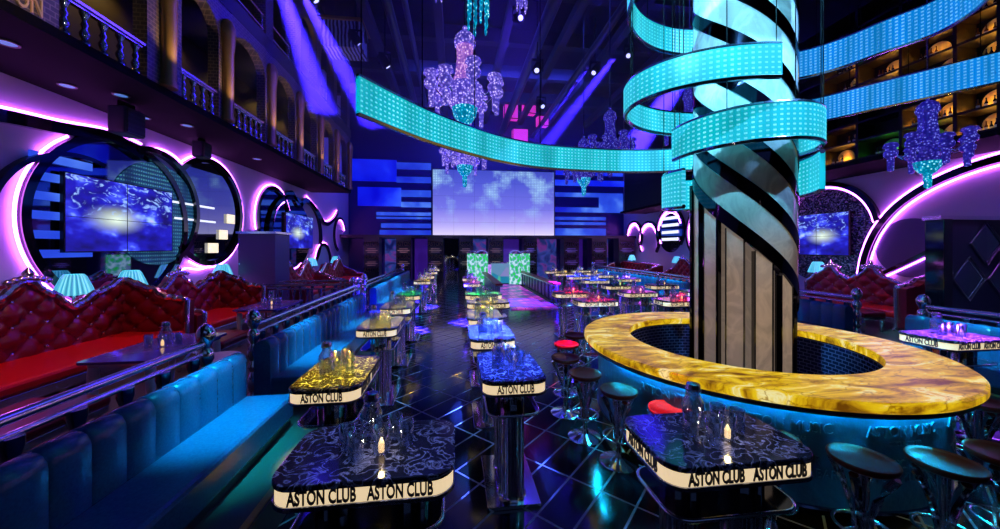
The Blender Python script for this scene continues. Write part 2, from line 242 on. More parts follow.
# ------------------------------------------------------------------ geometry helpers
class G:
    def __init__(s): s.v = []; s.f = []; s.uv = {}
    def add(s, vs, fs):
        k = len(s.v); s.v += [tuple(p) for p in vs]; s.f += [tuple(i+k for i in f) for f in fs]; return s
    def box(s, c, d, rz=0, rx=0):
        hx, hy, hz = d[0]/2, d[1]/2, d[2]/2
        P = [Vector((x, y, z)) for z in (-hz, hz) for y in (-hy, hy) for x in (-hx, hx)]
        R = Matrix.Rotation(rz, 3, 'Z') @ Matrix.Rotation(rx, 3, 'X')
        return s.add([R @ p + Vector(c) for p in P], [(0, 2, 3, 1), (4, 5, 7, 6), (0, 1, 5, 4), (2, 6, 7, 3), (0, 4, 6, 2), (1, 3, 7, 5)])
    def lathe(s, pr, n=20, c=(0, 0, 0), cap=True, flute=0):
        vs = []
        for r, z in pr:
            for k in range(n):
                a = 2*PI*k/n; rr = r*(1+(flute*(1 if k % 2 else -1))); vs.append((c[0]+rr*math.cos(a), c[1]+rr*math.sin(a), c[2]+z))
        fs = [(i*n+k, i*n+(k+1) % n, (i+1)*n+(k+1) % n, (i+1)*n+k) for i in range(len(pr)-1) for k in range(n)]
        if cap: fs += [tuple(range(n))[::-1], tuple((len(pr)-1)*n+k for k in range(n))]
        return s.add(vs, fs)
    def ring(s, pr, n=96, c=(0, 0, 0)):   # closed profile swept round
        vs = []; m = len(pr)
        for k in range(n):
            a = 2*PI*k/n
            for r, z in pr: vs.append((c[0]+r*math.cos(a), c[1]+r*math.sin(a), c[2]+z))
        return s.add(vs, [(k*m+i, ((k+1) % n)*m+i, ((k+1) % n)*m+(i+1) % m, k*m+(i+1) % m) for k in range(n) for i in range(m)])
    def tube(s, P, r, n=8, closed=False):
        P = [Vector(p) for p in P]; vs = []; m = len(P)
        for i, p in enumerate(P):
            a = P[(i-1) % m] if (closed or i) else p; b_ = P[(i+1) % m] if (closed or i < m-1) else p
            d = (b_-a).normalized(); up = Vector((0, 0, 1)) if abs(d.z) < .95 else Vector((1, 0, 0))
            x = d.cross(up).normalized(); y = x.cross(d); rr = r[i] if isinstance(r, (list, tuple)) else r
            for k in range(n): q = 2*PI*k/n; vs.append(p + x*rr*math.cos(q) + y*rr*math.sin(q))
        fs = [(i*n+k, i*n+(k+1) % n, ((i+1) % m)*n+(k+1) % n, ((i+1) % m)*n+k) for i in range(m if closed else m-1) for k in range(n)]
        if not closed: fs += [tuple(range(n))[::-1], tuple((m-1)*n+k for k in range(n))]
        return s.add(vs, fs)
    def prism(s, poly, z0, z1):
        n = len(poly)
        return s.add([(x, y, z0) for x, y in poly]+[(x, y, z1) for x, y in poly],
                     [tuple(range(n))[::-1], tuple(range(n, 2*n))]+[(k, (k+1) % n, n+(k+1) % n, n+k) for k in range(n)])
    def map(s, fn, start=0):
        s.v[start:] = [tuple(fn(Vector(p))) for p in s.v[start:]]; return s
    def build(s, name, mat, parent=None, smooth=False, bevel=0, uvf=None, kind=None):
        me = bpy.data.meshes.new(name); me.from_pydata(s.v, [], s.f); me.update()
        if isinstance(mat, str): mat = M[mat]
        me.materials.append(mat)
        if smooth:
            me.polygons.foreach_set('use_smooth', [True]*len(me.polygons))
            if smooth != 'all': me.set_sharp_from_angle(angle=math.radians(40))
        if uvf:
            uv = me.uv_layers.new(name='UV')
            for l in me.loops: uv.data[l.index].uv = uvf(me.vertices[l.vertex_index].co, l.vertex_index)
        o = bpy.data.objects.new(name, me); COL.objects.link(o)
        if parent is not None: o.parent = parent
        if kind: o['kind'] = kind
        if bevel:
            md = o.modifiers.new('bevel', 'BEVEL'); md.width = bevel; md.segments = 2; md.limit_method = 'ANGLE'
        return o
def rrect(w, l, r, n=6):
    out = []
    for cx, cy, a0 in ((w/2-r, l/2-r, 0), (-w/2+r, l/2-r, 90), (-w/2+r, -l/2+r, 180), (w/2-r, -l/2+r, 270)):
        for k in range(n+1): a = math.radians(a0+90*k/n); out.append((cx+r*math.cos(a), cy+r*math.sin(a)))
    return out
def tag(o, label, cat, group=None, kind=None):
    if label: o['label'] = label
    if cat: o['category'] = cat
    if group: o['group'] = group
    if kind: o['kind'] = kind
    return o
def thing(name, label, cat, loc=(0, 0, 0), rz=0, group=None):
    o = bpy.data.objects.new(name, None); o.empty_display_size = .1; COL.objects.link(o); o.location = loc; o.rotation_euler = (0, 0, rz)
    return tag(o, label, cat, group)
KIDS = {}
def kids(o): return [c for c in o.children]
def dup(root, loc, rz=0, label=None, group=None, scale=None):
    r = root.copy(); COL.objects.link(r); r.location = loc; r.rotation_euler = (0, 0, rz)
    if label: r['label'] = label
    if group: r['group'] = group
    if scale: r.scale = (scale,)*3
    for ch in kids(root):
        c = ch.copy(); COL.objects.link(c); c.parent = r
        for g_ in kids(ch):
            d = g_.copy(); COL.objects.link(d); d.parent = c
    return r
def smoothpath(P, n=8, closed=False):
    out = []; m = len(P)
    for i in range(m if closed else m-1):
        p = [Vector(P[j % m] if closed else P[min(max(j, 0), m-1)]) for j in (i-1, i, i+1, i+2)]
        for k in range(n):
            t_ = k/n; out.append(.5*((2*p[1])+(-p[0]+p[2])*t_+(2*p[0]-5*p[1]+4*p[2]-p[3])*t_*t_+(-p[0]+3*p[1]-3*p[2]+p[3])*t_**3))
    if not closed: out.append(Vector(P[-1]))
    return out
def text_geo(txt, size, sx=.62, depth=.004, bold=0):
    cu = bpy.data.curves.new('t', 'FONT'); cu.body = txt; cu.size = size; cu.extrude = depth/2; cu.align_x = 'CENTER'; cu.align_y = 'CENTER'; cu.offset = bold; cu.resolution_u = 3
    o = bpy.data.objects.new('t', cu); COL.objects.link(o); dg = bpy.context.evaluated_depsgraph_get(); me = bpy.data.meshes.new_from_object(o.evaluated_get(dg))
    vs = [(v.co.x*sx, v.co.y, v.co.z) for v in me.vertices]; fs = [tuple(p.vertices) for p in me.polygons]
    bpy.data.objects.remove(o); bpy.data.curves.remove(cu); bpy.data.meshes.remove(me); return vs, fs

# ------------------------------------------------------------------ the room
S = 'structure'
XL, XR, CX = -7.0, 12.2, 2.6
G().box((CX, 10, -.05), (19.6, 30, .1)).build('floor', 'tile_floor', kind=S)
G().box((CX, 10, 11.85), (19.6, 30, .1)).build('ceiling', 'ceiling', kind=S)
G().box((XL-.1, 10, 5.9), (.2, 30, 11.9)).build('wall_left', 'lavender', kind=S)
G().box((XR+.1, 10, 5.9), (.2, 30, 11.9)).build('wall_right', 'lavender', kind=S)
G().box((CX, 24.3, 5.9), (19.6, .2, 11.9)).build('wall_back', 'blue_lit_back', kind=S)
G().box((CX, -5, 5.9), (19.6, .2, 11.9)).build('wall_front', 'brown_wall', kind=S)
# raised seating platforms either side
def platform(name, x0, x1):
    o = G().box(((x0+x1)/2, 7, .15), (abs(x1-x0), 23.8, .3)).build(name, 'step_top', bevel=.01, kind=S)
platform('platform_left', XL, -1.38); platform('platform_right', 6.85, XR)
G().box((-1.42, 7, .302), (.05, 23.8, .012)).build('trim_1', 'gold', kind=S)
G().box((6.89, 7, .302), (.05, 23.8, .012)).build('trim_2', 'gold', kind=S)

# arcades under and above the balconies
def arcade(side, x, y0, y1, piers, name):
    sg = -1 if side == 'left' else 1
    # balcony slab and soffit
    G().box((x+sg*.95, (y0+y1)/2, 5.0), (1.9, y1-y0, .14)).build('balcony_floor_'+side, 'matt_black', kind=S)
    g = G(); T = .22
    # piers
    for yc, w_ in piers: g.box((x+sg*T/2, yc, 6.35), (T, w_, 2.56))
    # arches between piers
    for (a, wa), (b_, wb) in zip(piers[:-1], piers[1:]):
        p0, p1 = a+wa/2, b_-wb/2; c = (p0+p1)/2; hw = (p1-p0)/2; n = 16; zs = 6.75; rise = .62
        vs = []; 
        for k in range(n+1):
            q = PI*k/n; yy = c-hw*math.cos(q); zz = zs+rise*math.sin(q)**.8 if 0 < k < n else zs
            for xx in (x, x+sg*T): vs += [(xx, yy, zz), (xx, yy, 7.65)]
        fs = []
        for k in range(n):
            i = 4*k; fs += [(i, i+4, i+5, i+1), (i+2, i+3, i+7, i+6), (i, i+2, i+6, i+4)]
        g.add(vs, fs)
    g.build('arcade_wall_'+side, 'arcade', kind=S)
    G().box((x+sg*.95, (y0+y1)/2, 7.86), (1.9, y1-y0, .4)).build('upper_balcony_floor_'+side, 'concrete', kind=S)
    G().box((x+sg*1.75, (y0+y1)/2, 6.3), (.1, y1-y0, 2.6)).build('balcony_wall_'+side, 'brown_wall', kind=S)
    G().box((x+sg*1.75, (y0+y1)/2, 9.9), (.1, y1-y0, 3.7)).build('upper_wall_'+side, 'brown_wall', kind=S)
PL = [(4.6, 1.3), (6.95, .75), (8.6, .45), (10.5, .45), (12.3, .45), (14.1, .45), (15.95, .45), (17.8, .6)]
arcade('left', -5.15, -4.8, 18.2, [(-3.5, .6), (-1.2, .6), (1.4, .6)]+PL, 'l')
# gold half columns in front of each pier
gold0 = None
for i, (yc, w_) in enumerate(PL):
    if i == 0: continue
    nm = ['nearest the camera', 'second', 'third', 'fourth', 'fifth', 'sixth', 'farthest, at the far end'][i-1]
    if gold0 is None:
        gold0 = G().lathe([(.13, 0), (.13, .08), (.11, .12), (.12, 1.5), (.155, 1.95), (.15, 2.1), (.09, 2.25), (.02, 2.3)], 16).build('gold_column', 'gold', smooth=True)
        o = gold0
    else: o = gold0.copy(); COL.objects.link(o)
    o.location = (-5.10, yc, 5.07); o.scale = (1, 1.1, 1)
    tag(o, f'gold round-topped column on the left balcony arcade, {nm} of the row', 'column', 'gold columns of the left arcade')
# balustrades in the left arcade
BAL = [(.055, 0), (.055, .05), (.025, .08), (.045, .14), (.05, .18), (.022, .25), (.04, .3), (.02, .36), (.035, .42), (.05, .46), (.05, .5)]
bal_me = None
def baluster(parent, loc, h=.5, mat='silver', ex=1):
    global bal_me
    if bal_me is None: o = G().lathe([(r*1.15, z/.5) for r, z in BAL], 10).build('baluster', mat, smooth=True); bal_me = o
    else: o = bal_me.copy(); COL.objects.link(o)
    o.parent = parent; o.location = loc; o.scale = (ex, ex, h); return o
bays = ['between the engraved pier and the next pier', 'in the second bay', 'in the third bay', 'in the fourth bay', 'in the fifth bay', 'in the sixth bay', 'in the farthest bay']
for i in range(len(PL)-1):
    y0 = PL[i][0]+PL[i][1]/2; y1 = PL[i+1][0]-PL[i+1][1]/2
    r = thing('balustrade', f'silver balustrade on the left balcony {bays[i]}', 'balustrade', (-5.22, (y0+y1)/2, 5.07), 0, 'balustrades of the left balcony'); hl = (y1-y0)/2
    G().box((0, 0, .54), (.12, 2*hl, .05)).box((0, 0, .49), (.07, 2*hl, .03)).build('handrail', 'silver', r, bevel=.008)
    n = max(3, round(2*hl/.26))
    for k in range(n): baluster(r, (0, -hl+(k+.5)*2*hl/n, 0), .48, 'dark_chrome')
# engraved panel of first pier
vs_, fs_ = text_geo('MUSIC\nBAR CLUB\nASTON', .42, .8, .02)
o = G().add([(-5.13-z, 4.75+x*.55, 5.62+y) for x, y, z in vs_] , fs_).build('pier_lettering', 'gilt'); spot((-3.6, 4.4, 4.9), (-5.15, 4.8, 5.5), 60, 60, (1, .65, .25), .8, .05); tag(o, 'gold engraved letters on the first pier of the left balcony', 'lettering')
# upper left balcony: railing and far end bay
r = thing('balcony_railing', 'long thin steel railing of the upper left balcony', 'railing', (-5.2, 12, 8.06))
G().tube([(0, -8, .12), (0, 6, .12)], .03).tube([(0, -8, .5), (0, 6, .5)], .022).build('rail', 'silver', r)
for k in range(10): G().tube([(0, -8+k*1.55, 0), (0, -8+k*1.55, .5)], .018).build('rail_post', 'silver', r)
for i, (yc, w_) in enumerate(PL[2:]):
    o = G().box((-5.3, yc, 9.6), (.3, .4, 3.1)).box((-5.3, yc, 11.3), (.4, .6, .3)).build('upper_pier', 'arcade', kind=S)
    if i < 5:
        y2 = PL[i+3][0]
        g = G(); vs = []
        for k in range(13):
            q = PI*k/12; yy = (yc+y2)/2-(y2-yc-.4)/2*math.cos(q); zz = 9.6+.7*math.sin(q)
            for xx in (-5.15, -5.3): vs += [(xx, yy, zz), (xx, yy, 11.0)]
        fs = []
        for k in range(12): a = 4*k; fs += [(a, a+4, a+5, a+1), (a+2, a+3, a+7, a+6), (a, a+2, a+6, a+4)]
        g.add(vs, fs).build('upper_arch', 'gold_wall', kind=S)
# soffit downlights (left)
dl = None
for k, (x, y) in enumerate([(-5.9, 5.4), (-6.45, 6.7), (-5.9, 7.0), (-6.45, 8.15), (-5.9, 8.55), (-6.0, 11.5)]):
    lb = f'round blue downlight set in the black balcony soffit, {["nearest","second","third","fourth","fifth","farthest"][k]} along'
    if dl is None:
        dl = thing('downlight', lb, 'light', (x, y, 4.93), 0, 'soffit downlights'); G().lathe([(.09, -.015), (.09, 0)], 20).build('lens', 'downlight', dl); G().ring([(.09, -.02), (.115, -.02), (.115, 0), (.09, 0)], 24).build('trim_ring', 'black', dl)
    else: dup(dl, (x, y, 4.93), 0, lb)
# hanging speaker under soffit
r = thing('wall_speaker', 'dark blue loudspeaker hanging under the left balcony soffit', 'speaker', (-6.1, 7.35, 4.35))
G().box((0, 0, .2), (.3, .42, .5)).build('cabinet', 'navy_panel', r, bevel=.03); G().box((.16, 0, .2), (.02, .36, .44)).build('grille', 'dark_grille', r); G().box((0, 0, .5), (.06, .3, .12)).build('bracket', 'matt_black', r)
o = r
r = thing('wall_speaker', 'second small loudspeaker farther along under the left soffit', 'speaker', (-6.3, 9.6, 4.45))
G().box((0, 0, .2), (.26, .3, .4)).build('cabinet', 'navy_panel', r, bevel=.03); G().box((.14, 0, .2), (.02, .26, .34)).build('grille', 'dark_grille', r); G().box((0, 0, .45), (.05, .2, .1)).build('bracket', 'matt_black', r)

# right-hand balcony: shelves of bottles behind the ribbons
G().box((11.2, 8, 4.43), (1.7, 26, .12)).build('balcony_floor_right', 'matt_black', kind=S)
G().box((10.9, 8, 7.9), (.3, 26, 7.6)).build('cabinet_wall_right', 'brown_wall', kind=S) if False else None
g = G()
for z in (4.49, 4.96, 5.43, 5.93, 6.40, 6.9, 7.4, 7.9, 8.4): g.box((10.62, 8.5, z+.02), (.5, 13, .05))
for y in (2.3, 4.6, 5.5, 6.1, 7.0, 7.9, 8.8, 9.9, 11, 12, 13, 14.9): g.box((10.62, y, 6.5), (.5, .06, 4.0))
o = g.build('bottle_shelving', 'shelf_wood'); tag(o, 'tall dark wooden bottle shelving along the right balcony', 'shelving')
G().box((10.92, 8.5, 7.4), (.1, 26, 6)).build('wall_right_upper', 'shelf_wood', kind=S)
bot = {}
def bottle(kind, loc, lb, s=1):
    if kind not in bot:
        r = thing('bottle', lb, 'bottle', loc, 0)
        G().lathe([(.035, 0), (.038, .02), (.038, .17), (.015, .22), (.013, .29), (.017, .30), (.017, .32)], 10).build('glass_body', kind, r, smooth=True)
        G().lathe([(.0386, .06), (.0386, .13)], 10, cap=False).build('paper_label', 'bottle_label', r); bot[kind] = r; r['group'] = 'bottles on the right balcony shelves'
    else: r = dup(bot[kind], loc, 0, lb)
    r.scale = (s,)*3; return r
niches = [(6.67, 5.97, 3, 0), (6.3, 5.97-.9+.0, 2, 0)]
NI = [(6.55, 6.44, 'gold', 4, 'above the upper lit ribbon gap'), (6.0, 6.0, 'gold', 2, ''), (5.72, 6.5, 'gold', 4, ''), (5.3, 6.0, 'gold', 1, ''), (7.45, 6.2, 'gold', 1, ''), (8.3, 6.1, 'gold', 1, ''),
      (6.9, 5.1, 'gold', 5, ''), (6.2, 5.1, 'gold', 5, ''), (5.7, 5.1, 'gold', 3, ''), (8.0, 5.1, 'gold', 3, ''), (8.6, 5.1, 'gold', 2, ''), (7.4, 5.1, 'green', 3, '')]
rows = {4.53: [(5.2, 'gold'), (5.76, 'gold'), (6.34, 'gold'), (6.72, 'green'), (7.45, 'green'), (8.5, 'gold')], 5.0: [(5.25, 'gold'), (5.76, 'gold'), (6.4, 'gold'), (6.75, 'gold'), (8.1, 'gold')], 5.97: [(5.76, 'gold'), (6.4, 'gold'), (7.4, 'gold')], 6.44: [(5.76, 'gold'), (6.62, 'gold'), (7.4, 'gold'), (8.2, 'gold')], 6.94: [(5.76, 'gold'), (7.4, 'green'), (8.3, 'gold')]}
rn = {4.53: 'lowest', 5.0: 'second', 5.97: 'third', 6.44: 'fourth', 6.94: 'top'}
ord_ = ['nearest', 'second', 'third', 'fourth', 'fifth', 'farthest']
for z, lst in rows.items():
    for k, (y, c) in enumerate(lst):
        # arched backlit niche
        r = thing('lit_niche', f'arched {"amber" if c=="gold" else "green"} lit niche on the {rn[z]} bottle shelf, {ord_[k]} from the camera', 'niche', (10.8, y, z), 0, 'lit niches of the right balcony'); r.scale = (.68, .68, .68)
        vs = []; n = 12; hw = .30
        for k2 in range(n+1): q = PI*k2/n; vs.append((0.05, -hw*math.cos(q), .28+.3*math.sin(q)))
        vs = [(0.05, -hw, 0)]+vs+[(0.05, hw, 0)]
        m_ = len(vs); v2 = vs+[(.02, y_, z_) for _, y_, z_ in vs]
        G().add(v2, [tuple(range(m_)), tuple(range(m_, 2*m_))[::-1]]+[(i, (i+1) % m_, m_+(i+1) % m_, m_+i) for i in range(m_)]).build('back_panel', 'niche_'+c, r)
        G().box((-.02, 0, .03), (.03, .34, .02)).build('bulb', 'warm_bulb' if c == 'gold' else 'green_bulb', r)
        nb = 3 + (k+int(z)) % 3
        for j in range(nb):
            bottle(random.choice(['bottle_dark', 'bottle_amber', 'bottle_dark']), (10.55, y-.17+.34*(j+.5)/nb, z), f'{["rightmost", "second", "third", "fourth", "fifth"][j]} small bottle from the right before the {ord_[k]} niche, {rn[z]} shelf', .58+.14*random.random())

# ------------------------------------------------------------------ neon side walls
def wcurve(x, sg, P, wdt, dep, name, mat, label=None, n=8, closed=False, parent=None, off=0):
    """flat band standing off the side wall along points (y,z)"""
    Q = smoothpath([(0, a, b_) for a, b_ in P], n, closed); m_ = len(Q); vs = []
    for i, p in enumerate(Q):
        a = Q[(i-1) % m_] if (closed or i) else p; b_ = Q[(i+1) % m_] if (closed or i < m_-1) else p
        d = (b_-a).normalized(); nn = Vector((0, -d.z, d.y)); wd = wdt
        for s_, xx in ((-1, x), (1, x), (1, x-sg*dep), (-1, x-sg*dep)): q = p+nn*(wd/2*s_+off); vs.append((xx, q.y, q.z))
    fs = [(4*i+k, 4*((i+1) % m_)+k, 4*((i+1) % m_)+(k+1) % 4, 4*i+(k+1) % 4) for i in range(m_ if closed else m_-1) for k in range(4)]
    o = G().add(vs, fs).build(name, mat, parent)
    return o
def neon_tube(x, sg, P, off, name='neon_tube', n=8, closed=False, parent=None, r=.022, dep=.055):
    Q = smoothpath([(0, a, b_) for a, b_ in P], n, closed); m_ = len(Q); R_ = []
    for i, p in enumerate(Q):
        a = Q[(i-1) % m_] if (closed or i) else p; b_ = Q[(i+1) % m_] if (closed or i < m_-1) else p
        d = (b_-a).normalized(); q = p+Vector((0, -d.z, d.y))*off; R_.append((x-sg*dep, q.y, q.z))
    return G().tube(R_, r, 6, closed).build(name, 'neon', parent)
def arc(cy, cz, r, a0, a1, n=14, ry=1): return [(cy+r*math.cos(math.radians(a0+(a1-a0)*k/n)), cz+r*ry*math.sin(math.radians(a0+(a1-a0)*k/n))) for k in range(n+1)]
def disc(x, sg, cy, cz, r, dep, name, mat, parent=None, ry=1, uvm=False):
    vs = [(x, cy, cz), (x-sg*dep, cy, cz)]; n = 40
    for k in range(n): a = 2*PI*k/n; y, z = cy+r*math.cos(a), cz+r*ry*math.sin(a); vs += [(x, y, z), (x-sg*dep, y, z)]
    fs = []
    for k in range(n): a = 2+2*k; b_ = 2+2*((k+1) % n); fs += [(1, a+1, b_+1), (a, b_, b_+1, a+1)]
    return G().add(vs, fs).build(name, mat, parent, uvf=(lambda c_, i: (c_.y, c_.z)))
def tv(x, sg, y0, y1, z0, z1, label):
    r = thing('television', label, 'television', (x, (y0+y1)/2, z0)); w_ = y1-y0; h = z1-z0
    G().box((-sg*.04, 0, h/2), (.08, w_+.05, h+.05)).build('bezel', 'black', r, bevel=.01)
    o = G().add([(-sg*.085, -w_/2, 0), (-sg*.085, w_/2, 0), (-sg*.085, w_/2, h), (-sg*.085, -w_/2, h), (-sg*.08, -w_/2, 0), (-sg*.08, w_/2, 0), (-sg*.08, w_/2, h), (-sg*.08, -w_/2, h)],
            [(0, 1, 2, 3), (7, 6, 5, 4), (0, 4, 5, 1), (2, 6, 7, 3), (1, 5, 6, 2), (0, 3, 7, 4)]).build('screen', 'concert_screen', r, uvf=lambda c_, i: ((c_.y/w_+.5), c_.z/h))
    G().box((-sg*.088, 0, h/2), (.004, .012, h)).box((-sg*.088, 0, h*.45), (.004, w_, .01)).build('seam', 'navy_panel', r)
# left feature 1
r = thing('neon_feature', 'large overlapping-circle mirror wall feature with purple neon edge at left front', 'wall decoration', (0, 0, 0))
disc(XL, -1, 8.27, 2.73, 1.68, .02, 'mirror_disc', 'mirror_dark', r); disc(XL, -1, 10.9, 3.22, 1.42, .02, 'mirror_disc', 'mirror_dark', r)
wcurve(XL, -1, arc(8.27, 2.73, 1.70, 0, 360, 28)[:-1], .14, .10, 'black_ring', 'gloss_black', closed=True, parent=r, n=3)
wcurve(XL, -1, arc(10.9, 3.22, 1.45, 140, -140, 24), .15, .10, 'black_ring', 'gloss_black', parent=r, n=3)
wcurve(XL, -1, [(4.5, 3.4), (5.3, 4.0), (6.2, 4.22), (7.1, 4.32), (8.0, 4.45), (8.7, 4.25)], .2, .12, 'black_arc', 'gloss_black', parent=r)
wcurve(XL, -1, arc(9.0, 3.1, 1.35, 110, -60, 14), .12, .14, 'black_arc', 'gloss_black', parent=r, n=3)
wcurve(XL, -1, arc(7.4, 2.6, 1.3, 70, 200, 12), .08, .12, 'black_arc', 'gloss_black', parent=r, n=3)
neon_tube(XL, -1, arc(8.27, 2.73, 1.70, 125, 325, 24), -.12, parent=r, n=3)
neon_tube(XL, -1, [(4.5, 3.4), (5.3, 4.0), (6.2, 4.22), (7.1, 4.32), (8.0, 4.45), (8.7, 4.38)], .14, parent=r)
neon_tube(XL, -1, arc(9.3, 3.5, .95, 115, 55, 8), .1, parent=r)
neon_tube(XL, -1, arc(10.9, 3.22, 1.45, 130, -120, 20), .12, parent=r, n=3)
neon_tube(XL, -1, [(9.2, 1.25), (9.9, 1.75), (10.6, 1.72), (11.4, 2.0), (12.1, 2.5)], -.1, parent=r)
o = disc(XL-.0, -1, 9.2, 3.0, 1.2, .05, 'bead_curtain', 'bead_curtain', r, ry=1.0)
g = G()
for k in range(6): g.box((XL+.05, 7.15, 3.75-.33*k), (.03, 1.0-.0*k, .14))
g.build('slat_reflections', 'pale_panel', r)  # stage slats reflected in the mirror, put in as glowing bars
G().box((XL+.05, 10.3, 3.35), (.03, 1.6, .05)).box((XL+.05, 10.4, 2.95), (.03, 1.5, .05)).build('light_strip', 'white_led' if 'white_led' in M else pbr('white_led', (.9, .9, .9), .5, em=(.8, .85, 1), es=1.2), r)
pbr('warm_block', (1, .9, .7), .5, em=(1, .85, .55), es=1.1)
for y_, z_, w2 in ((11.85, 3.1, .35), (11.5, 2.6, .35), (11.05, 2.2, .4)): G().box((XL+.06, y_, z_), (.03, w2, .28)).build('lit_block', 'warm_block', r)
tv(XL+.05, -1, 7.11, 9.46, 2.14, 3.54, 'large wall television with blue concert picture at the left front')
o = None
# left feature 2
r = thing('neon_feature', 'second mirror circle wall feature with purple neon farther down the left wall', 'wall decoration', (0, 0, 0))
disc(XL, -1, 14.5, 3.3, 1.15, .02, 'mirror_disc', 'mirror_dark', r); disc(XL, -1, 16.2, 2.8, 1.75, .04, 'mirror_disc', 'mirror_dark', r, ry=.85)
wcurve(XL, -1, arc(14.5, 3.3, 1.2, 20, 200, 14), .16, .10, 'black_ring', 'gloss_black', parent=r, n=3)
wcurve(XL, -1, arc(16.0, 2.75, 1.9, 60, 300, 20, .85), .2, .12, 'black_ring', 'gloss_black', parent=r, n=3)
wcurve(XL, -1, [(15.2, 4.3), (15.9, 4.55), (16.6, 4.1), (17.4, 4.45), (18.6, 4.1), (19.8, 3.5), (21, 3.8), (21.8, 4.3)], .2, .12, 'black_wave', 'gloss_black', parent=r)
wcurve(XL, -1, arc(17.3, 2.8, 1.9, 80, -70, 14, .85), .16, .12, 'black_ring', 'gloss_black', parent=r, n=3)
neon_tube(XL, -1, arc(14.5, 3.3, 1.2, 20, 200, 14), -.14, parent=r, n=3)
neon_tube(XL, -1, arc(16.0, 2.75, 1.9, 110, 300, 18, .85), .16, parent=r, n=3)
neon_tube(XL, -1, [(17.4, 4.5), (18.6, 4.1), (19.8, 3.5), (21, 3.8), (21.8, 4.3)], .16, parent=r)
neon_tube(XL, -1, arc(19.6, 1.3, 1.1, 180, 0, 10), .1, parent=r)
wcurve(XL, -1, arc(19.6, 1.3, 1.1, 180, 0, 10), .14, .1, 'black_ring', 'gloss_black', parent=r)
neon_tube(XL, -1, arc(22.3, 3.0, 1.0, 20, 250, 10), .1, parent=r)
wcurve(XL, -1, arc(22.3, 3.0, 1.0, 20, 250, 10), .14, .1, 'black_ring', 'gloss_black', parent=r)
tv(XL+.05, -1, 15.3, 18.0, 2.2, 3.65, 'wall television with bright blue concert picture farther down the left wall')
# right wall
r = thing('neon_feature', 'right front wall feature, sweeping black arc edged with purple neon', 'wall decoration', (0, 0, 0))
BIG = [(3.4, 3.2), (4.4, 3.9), (5.5, 4.2), (6.46, 4.2), (7.44, 3.9), (8.2, 3.4), (8.7, 2.75), (8.98, 2.05), (9.1, 1.4)]
wcurve(XR, 1, BIG, .17, .12, 'black_arc', 'gloss_black', parent=r); neon_tube(XR, 1, BIG, .14, parent=r); neon_tube(XR, 1, BIG, -.14, parent=r)
A2 = arc(10.3, 2.7, 1.62, 10, 170, 16)
wcurve(XR, 1, A2, .14, .12, 'black_arc', 'gloss_black', parent=r, n=3); neon_tube(XR, 1, A2, .12, parent=r, n=3)
disc(XR, 1, 10.3, 2.6, 1.55, .04, 'sequin_disc', 'sequin', r)
LOW = [(10.8, .75), (9.6, 1.0), (8.8, 1.35), (8.0, 1.85), (7.3, 2.3), (6.6, 2.6)]
wcurve(XR, 1, LOW, .1, .1, 'black_wave', 'gloss_black', parent=r); neon_tube(XR, 1, LOW, .1, parent=r); 
disc(XR, 1, 8.0, 2.2, .8, .03, 'pale_disc', 'purple_panel', r)
tv(XR-.05, 1, 9.42, 11.35, 1.98, 3.33, 'wall television with blue crowd picture on the right wall')
r = thing('neon_feature', 'far right wall feature with heart-like purple neon lobes', 'wall decoration', (0, 0, 0))
for cy, cz, rr in ((15.6, 3.0, 1.5), (18.6, 3.2, 1.25), (20.8, 2.7, 1.15), (22.6, 3.0, 1.0)):
    A_ = arc(cy, cz, rr, -40, 220, 18); wcurve(XR, 1, A_, .14, .12, 'black_ring', 'gloss_black', parent=r, n=3); neon_tube(XR, 1, A_, .12, parent=r, n=3)
    neon_tube(XR, 1, arc(cy, cz, rr-.3, 20, 160, 10), -.05, parent=r, n=3)
disc(XR, 1, 15.6, 2.9, 1.4, .03, 'mirror_disc', 'mirror_dark', r); disc(XR, 1, 18.6, 3.1, 1.15, .03, 'mirror_disc', 'mirror_dark', r)
g = G()
for k in range(4): g.box((XR-.06, 18.6, 3.9-.4*k), (.03, 1.5, .16))
for k in range(4): g.box((XR-.06, 15.9, 4.0-.5*k), (.03, 1.2, .16))
g.build('light_strip', 'white_led', r)

# ------------------------------------------------------------------ back wall
def uv01(x0, x1, z0, z1): return lambda c_, i: ((c_.x-x0)/(x1-x0), (c_.z-z0)/(z1-z0))
r = thing('video_wall', 'big blue and lilac video wall above the stage', 'screen', (2.7, 23.9, 3.05))
G().box((0, .1, 2.23), (8.45, .2, 4.52)).build('frame', 'black', r)
G().box((0, -.02, 2.23), (8.37, .04, 4.44)).build('screen', 'stage_screen', r, uvf=uv01(-4.185, 4.185, 0, 4.45))
def panel(x0, x1, z0, z1, y, mat, lb):
    o = G().box(((x0+x1)/2, y, (z0+z1)/2), (x1-x0, .08, z1-z0)).build('light_panel', mat); tag(o, lb, 'light panel', 'blue light panels beside the video wall'); return o
LP_ = [(-6.9, -3.9, 6.65, 8.1, 'blue_panel', 'top left deep blue'), (-6.4, -3.6, 5.0, 6.25, 'blue_panel', 'wide left deep blue, second down'),
       (-3.9, -1.62, 7.5, 7.95, 'pale_panel', 'thin left pale bar, topmost beside screen'), (-3.9, -1.62, 6.6, 7.0, 'pale_panel', 'left pale bar, second from top'),
       (-3.6, -1.62, 5.65, 6.1, 'pale_panel', 'left pale bar, third from top'), (-3.6, -1.62, 4.95, 5.3, 'pale_panel', 'left pale bar, fourth from top'),
       (-5.2, -1.62, 4.38, 4.6, 'pale_panel', 'left pale bar, fifth from top'), (-5.2, -1.62, 4.15, 4.28, 'pale_panel', 'left pale bar, sixth and thinnest'),
       (-4.9, -1.62, 3.55, 3.85, 'pale_panel', 'left pale bar, seventh from top'), (-5.0, -1.62, 3.08, 3.4, 'pale_panel', 'left pale bar, lowest')]
